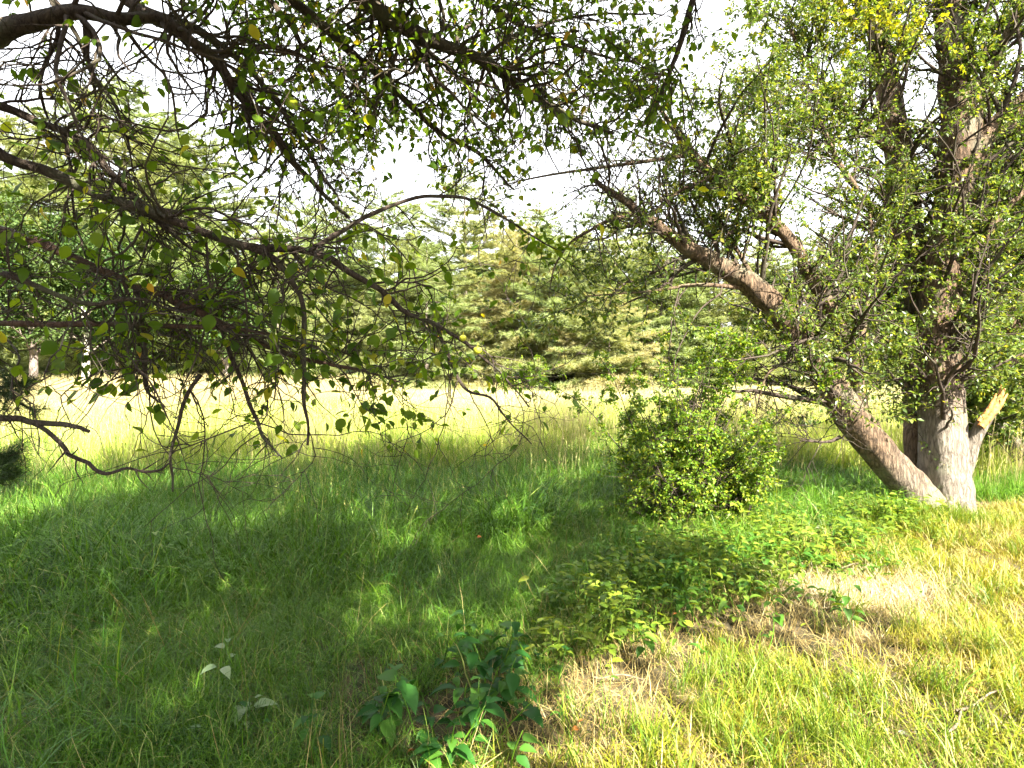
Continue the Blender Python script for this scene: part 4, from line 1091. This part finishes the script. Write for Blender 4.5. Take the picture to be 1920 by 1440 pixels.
gw = 'broad-leaved weeds at the edge of the dry patch'
for (px, py, h, nst, nl, ls, lab) in [
    (880, 1335, .40, 6, 46, .115, 'big-leaved weed, the largest of the clump at the bottom centre'),
    (960, 1265, .34, 5, 34, .095, 'leafy weed at the back right of the bottom-centre clump'),
    (1010, 1290, .22, 3, 14, .08, 'weed with hanging leaves at the right end of the bottom-centre clump, beside dry grass'),
    (780, 1425, .40, 5, 36, .115, 'broad-leaved weed at the front left of the bottom-centre clump'),
    (725, 1395, .30, 4, 22, .11, 'low weed with wide leaves at the left end of the bottom-centre clump'),
    (840, 1445, .26, 3, 14, .09, 'yellow-lit weed at the bottom edge of the picture below the clump'),
    (900, 1420, .34, 4, 22, .11, 'weed with long drooping leaves at the lower right of the clump'),
    (830, 1290, .26, 3, 15, .08, 'weed in grass at the upper left of the bottom-centre clump'),
    (1070, 1345, .10, 2, 7, .05, 'tiny seedling standing alone in the brown dry grass at the bottom centre'),
    (500, 1440, .3, 3, 12, .08, 'green weed at the bottom edge left of the pale-leaved plant'),
    ]:
    weed('broadleaf_weed', G(px, py), h, nst, nl, ls, WL, lab, 'weed', gw)
for (px, py, lab, nl) in [(430, 1420, 'pale whitish-leaved plant standing in the shade at the lower left', 7), (375, 1350, 'small grey-leaved plant just behind the pale-leaved plant', 5)]:
    weed('pale_weed', G(px, py), .32, 2, nl, .095, PL, lab, 'weed')
vs = [(1215, 1120), (1260, 1100), (1300, 1075), (1330, 1130), (1370, 1065), (1385, 1110), (1430, 1075), (1440, 1040), (1400, 1135), (1480, 1060), (1500, 1025), (1540, 1020), (1550, 1050), (1350, 1150), (1280, 1140), (1450, 1110), (1590, 1010), (1245, 1160)]
where = ['at the left end', 'left of the middle', 'under the round bush', 'at the front left', 'below the right side of the round bush', 'in the middle', 'right of the middle', 'at the back right', 'at the front, touching the dry patch', 'on the right half', 'at the back near the tall reeds', 'at the far right back', 'in full sun at the right', 'at the very front', 'at the front left corner', 'at the front right', 'nearest the forked tree', 'closest to the viewer on the left']
for (px, py), wv in zip(vs, where):
    weed('creeping_vine', G(px, py), .28, 7, 42, .085, VL, 'low vine ' + wv + ' of the vine patch', 'vine', 'ground vines below the round bush', 1.3)
def vine_carpet():
    poly = np.array([[*G(a, b)[:2], w] for a, b, w in [(1060, 1250, .12), (1130, 1190, .16), (1220, 1130, .26), (1320, 1100, .36), (1420, 1075, .4), (1510, 1040, .36), (1590, 1005, .3), (1690, 985, .2)]])
    q = smooth_path(poly, 200); n = 3600; i = rng.integers(0, 200, n)
    c = q[i, :2] + rng.normal(0, 1, (n, 2)) * q[i, 2:3]
    c = c[vnoise(c * 2.6, 71) > .33]; n = len(c)
    p = np.stack([c[:, 0], c[:, 1], gz(c[:, 0], c[:, 1]) + rng.uniform(.05, .30, n) * (.6 + .6 * vnoise(c * 2, 72))], -1)
    a = rng.uniform(0, 6.28, n); d = norm(np.stack([np.cos(a), np.sin(a), rng.uniform(-.35, .3, n)], -1))
    mb = MB(); scatter(mb, LEAFB_T * np.array([.85, 1, 1.3]), LEAFB_F, p, frames(d, norm(np.array([0, 0, 1.]) + randdir(n) * .45)), rng.uniform(.035, .085, n), rng.random(n))
    k = rng.integers(0, n, 900); g0 = p[k].copy(); g0[:, 2] = gz(g0[:, 0], g0[:, 1]); g0[:, :2] += rng.normal(0, .05, (900, 2))
    tubes(mb, np.stack([g0, (g0 + p[k]) / 2 + rng.normal(0, .015, (900, 3)), p[k]], 1), np.full((900, 3), .0018), 3)
    mb.build('vine_carpet', M['vine_leaf_mass'], kind='stuff', label='carpet of small broad-leaved vines running from the weed clump to the forked tree', category='ground cover')
vine_carpet()
for (px, py, lab) in [(600, 1020, 'lone broad-leaved weed in long grass left of centre'), (1005, 1030, 'rounded weed in the shade left of the round bush'), (330, 1110, 'yellow-green weed among dark grass at left')]:
    weed('grass_weed', G(px, py), .5, 3, 12, .07, VL, lab, 'weed')

# tall upright stems beside the bush and lower left
def stalk(px, py, top, d, lab, n=5):
    c = P(px, py, d); z = P(px, top, d)[2]; b = MB()
    m = n; P0 = np.stack([rng.normal(0, .03, m), rng.normal(0, .03, m), np.zeros(m)], -1)
    Q = wander(P0, norm(rng.normal(0, .05, (m, 3)) + np.array([0, 0, 1])), rng.uniform(.8, 1, m) * z, 8, .02, 0)
    tubes(b, Q, np.tile(np.linspace(.004, .0015, 8), (m, 1)), 4)
    o = b.build('grass_stalk', M['bush_leaf'], label=lab, category='grass stem'); o.location = (c[0], c[1], 0)
stalk(1460, 960, 890, 6.4, 'bunch of tall upright light green stems right of the round bush', 7)
stalk(115, 1300, 1140, 3.0, 'pair of thin upright green stems in the shade at the lower left', 2)
stalk(625, 1440, 1360, 2.4, 'bright blades of grass at the bottom edge left of the weed clump', 4)

# ------------------------------------------------------------------ litter on the ground
def litter():
    st = [((1850, 1345), .42, .3, 'long pale stick in the sunny grass at the lower right'), ((1800, 1370), .3, .55, 'shorter stick below the long pale stick'),
          ((1345, 1115), .22, .6, 'pale dead stem lying on the vines below the bush'), ((1600, 1075), .3, .1, 'bleached stick at the sunlit patch of hay'), ((1160, 1290), .25, -.3, 'thin stick across the brown grass right of the weed clump')]
    for (px, L, a, lab) in st:
        c = G(*px); b = MB(); t = np.linspace(-.5, .5, 8)
        q = np.stack([t * L, .02 * np.sin(t * 5), .01 * np.cos(t * 7)], -1); tubes(b, q, np.linspace(.007, .003, 8), 6, bump=.2)
        o = b.build('stick', M['stick'], label=lab, category='stick', group='sticks on the ground'); o.location = (c[0], c[1], c[2] + .05); o.rotation_euler = (0, -.06, a)
    for (px, s, lab) in [((1085, 1387), .035, 'bright orange dead leaf on brown grass at the bottom centre'), ((1095, 1372), .03, 'red-brown dead leaf touching the orange one'), ((780, 1425), .04, 'rust-coloured dead leaf under the weed clump'),
                         ((895, 1090), .04, 'yellowish dead leaf in the shaded grass at the centre'), ((1262, 1172), .045, 'brown curled leaf at the edge of the dry patch'), ((1830, 1335), .04, 'tan dead leaf beside the long pale stick')]:
        c = G(*px); b = MB(); T = LEAFB_T * np.array([1.3, 1, 2.2]) * s; b.add(T, LEAFB_F)
        o = b.build('dead_leaf', M['dry_leaf'], label=lab, category='leaf', group='dead leaves on the ground'); o.location = (c[0], c[1], c[2] + .05 + (.25 if px[1] == 1090 else 0)); o.rotation_euler = (rng.uniform(-.3, .5), rng.uniform(-.4, .4), rng.uniform(0, 6))
    for (px, s, lab) in [((1540, 1305), .028, 'small white stone in a gap of the sunny grass'), ((1535, 995), .05, 'pale stone among sunlit leaves left of the forked tree'), ((1605, 1015), .05, 'whitish stone in the sun below the leaning stem'), ((1690, 1375), .02, 'tiny white pebble in the lower right grass')]:
        c = G(*px); b = MB(); u = np.linspace(0, math.pi, 8); v = np.arange(12) * 2 * math.pi / 12; U, Vv = np.meshgrid(u, v, indexing='ij')
        X = np.stack([np.sin(U) * np.cos(Vv), np.sin(U) * np.sin(Vv) * .75, np.cos(U) * .5], -1).reshape(-1, 3); X *= (.75 + .5 * vnoise(X * 1.7 + px[0]))[:, None]
        i, j = np.meshgrid(np.arange(7), np.arange(12), indexing='ij'); a = (i * 12 + j).ravel(); bb = (i * 12 + (j + 1) % 12).ravel()
        b.add(X * s, np.stack([a, a + 12, bb + 12, bb], -1)); o = b.build('stone', M['pale_stone'], label=lab, category='stone', group='pale stones'); o.location = (c[0], c[1], c[2] + s * .5)
litter()
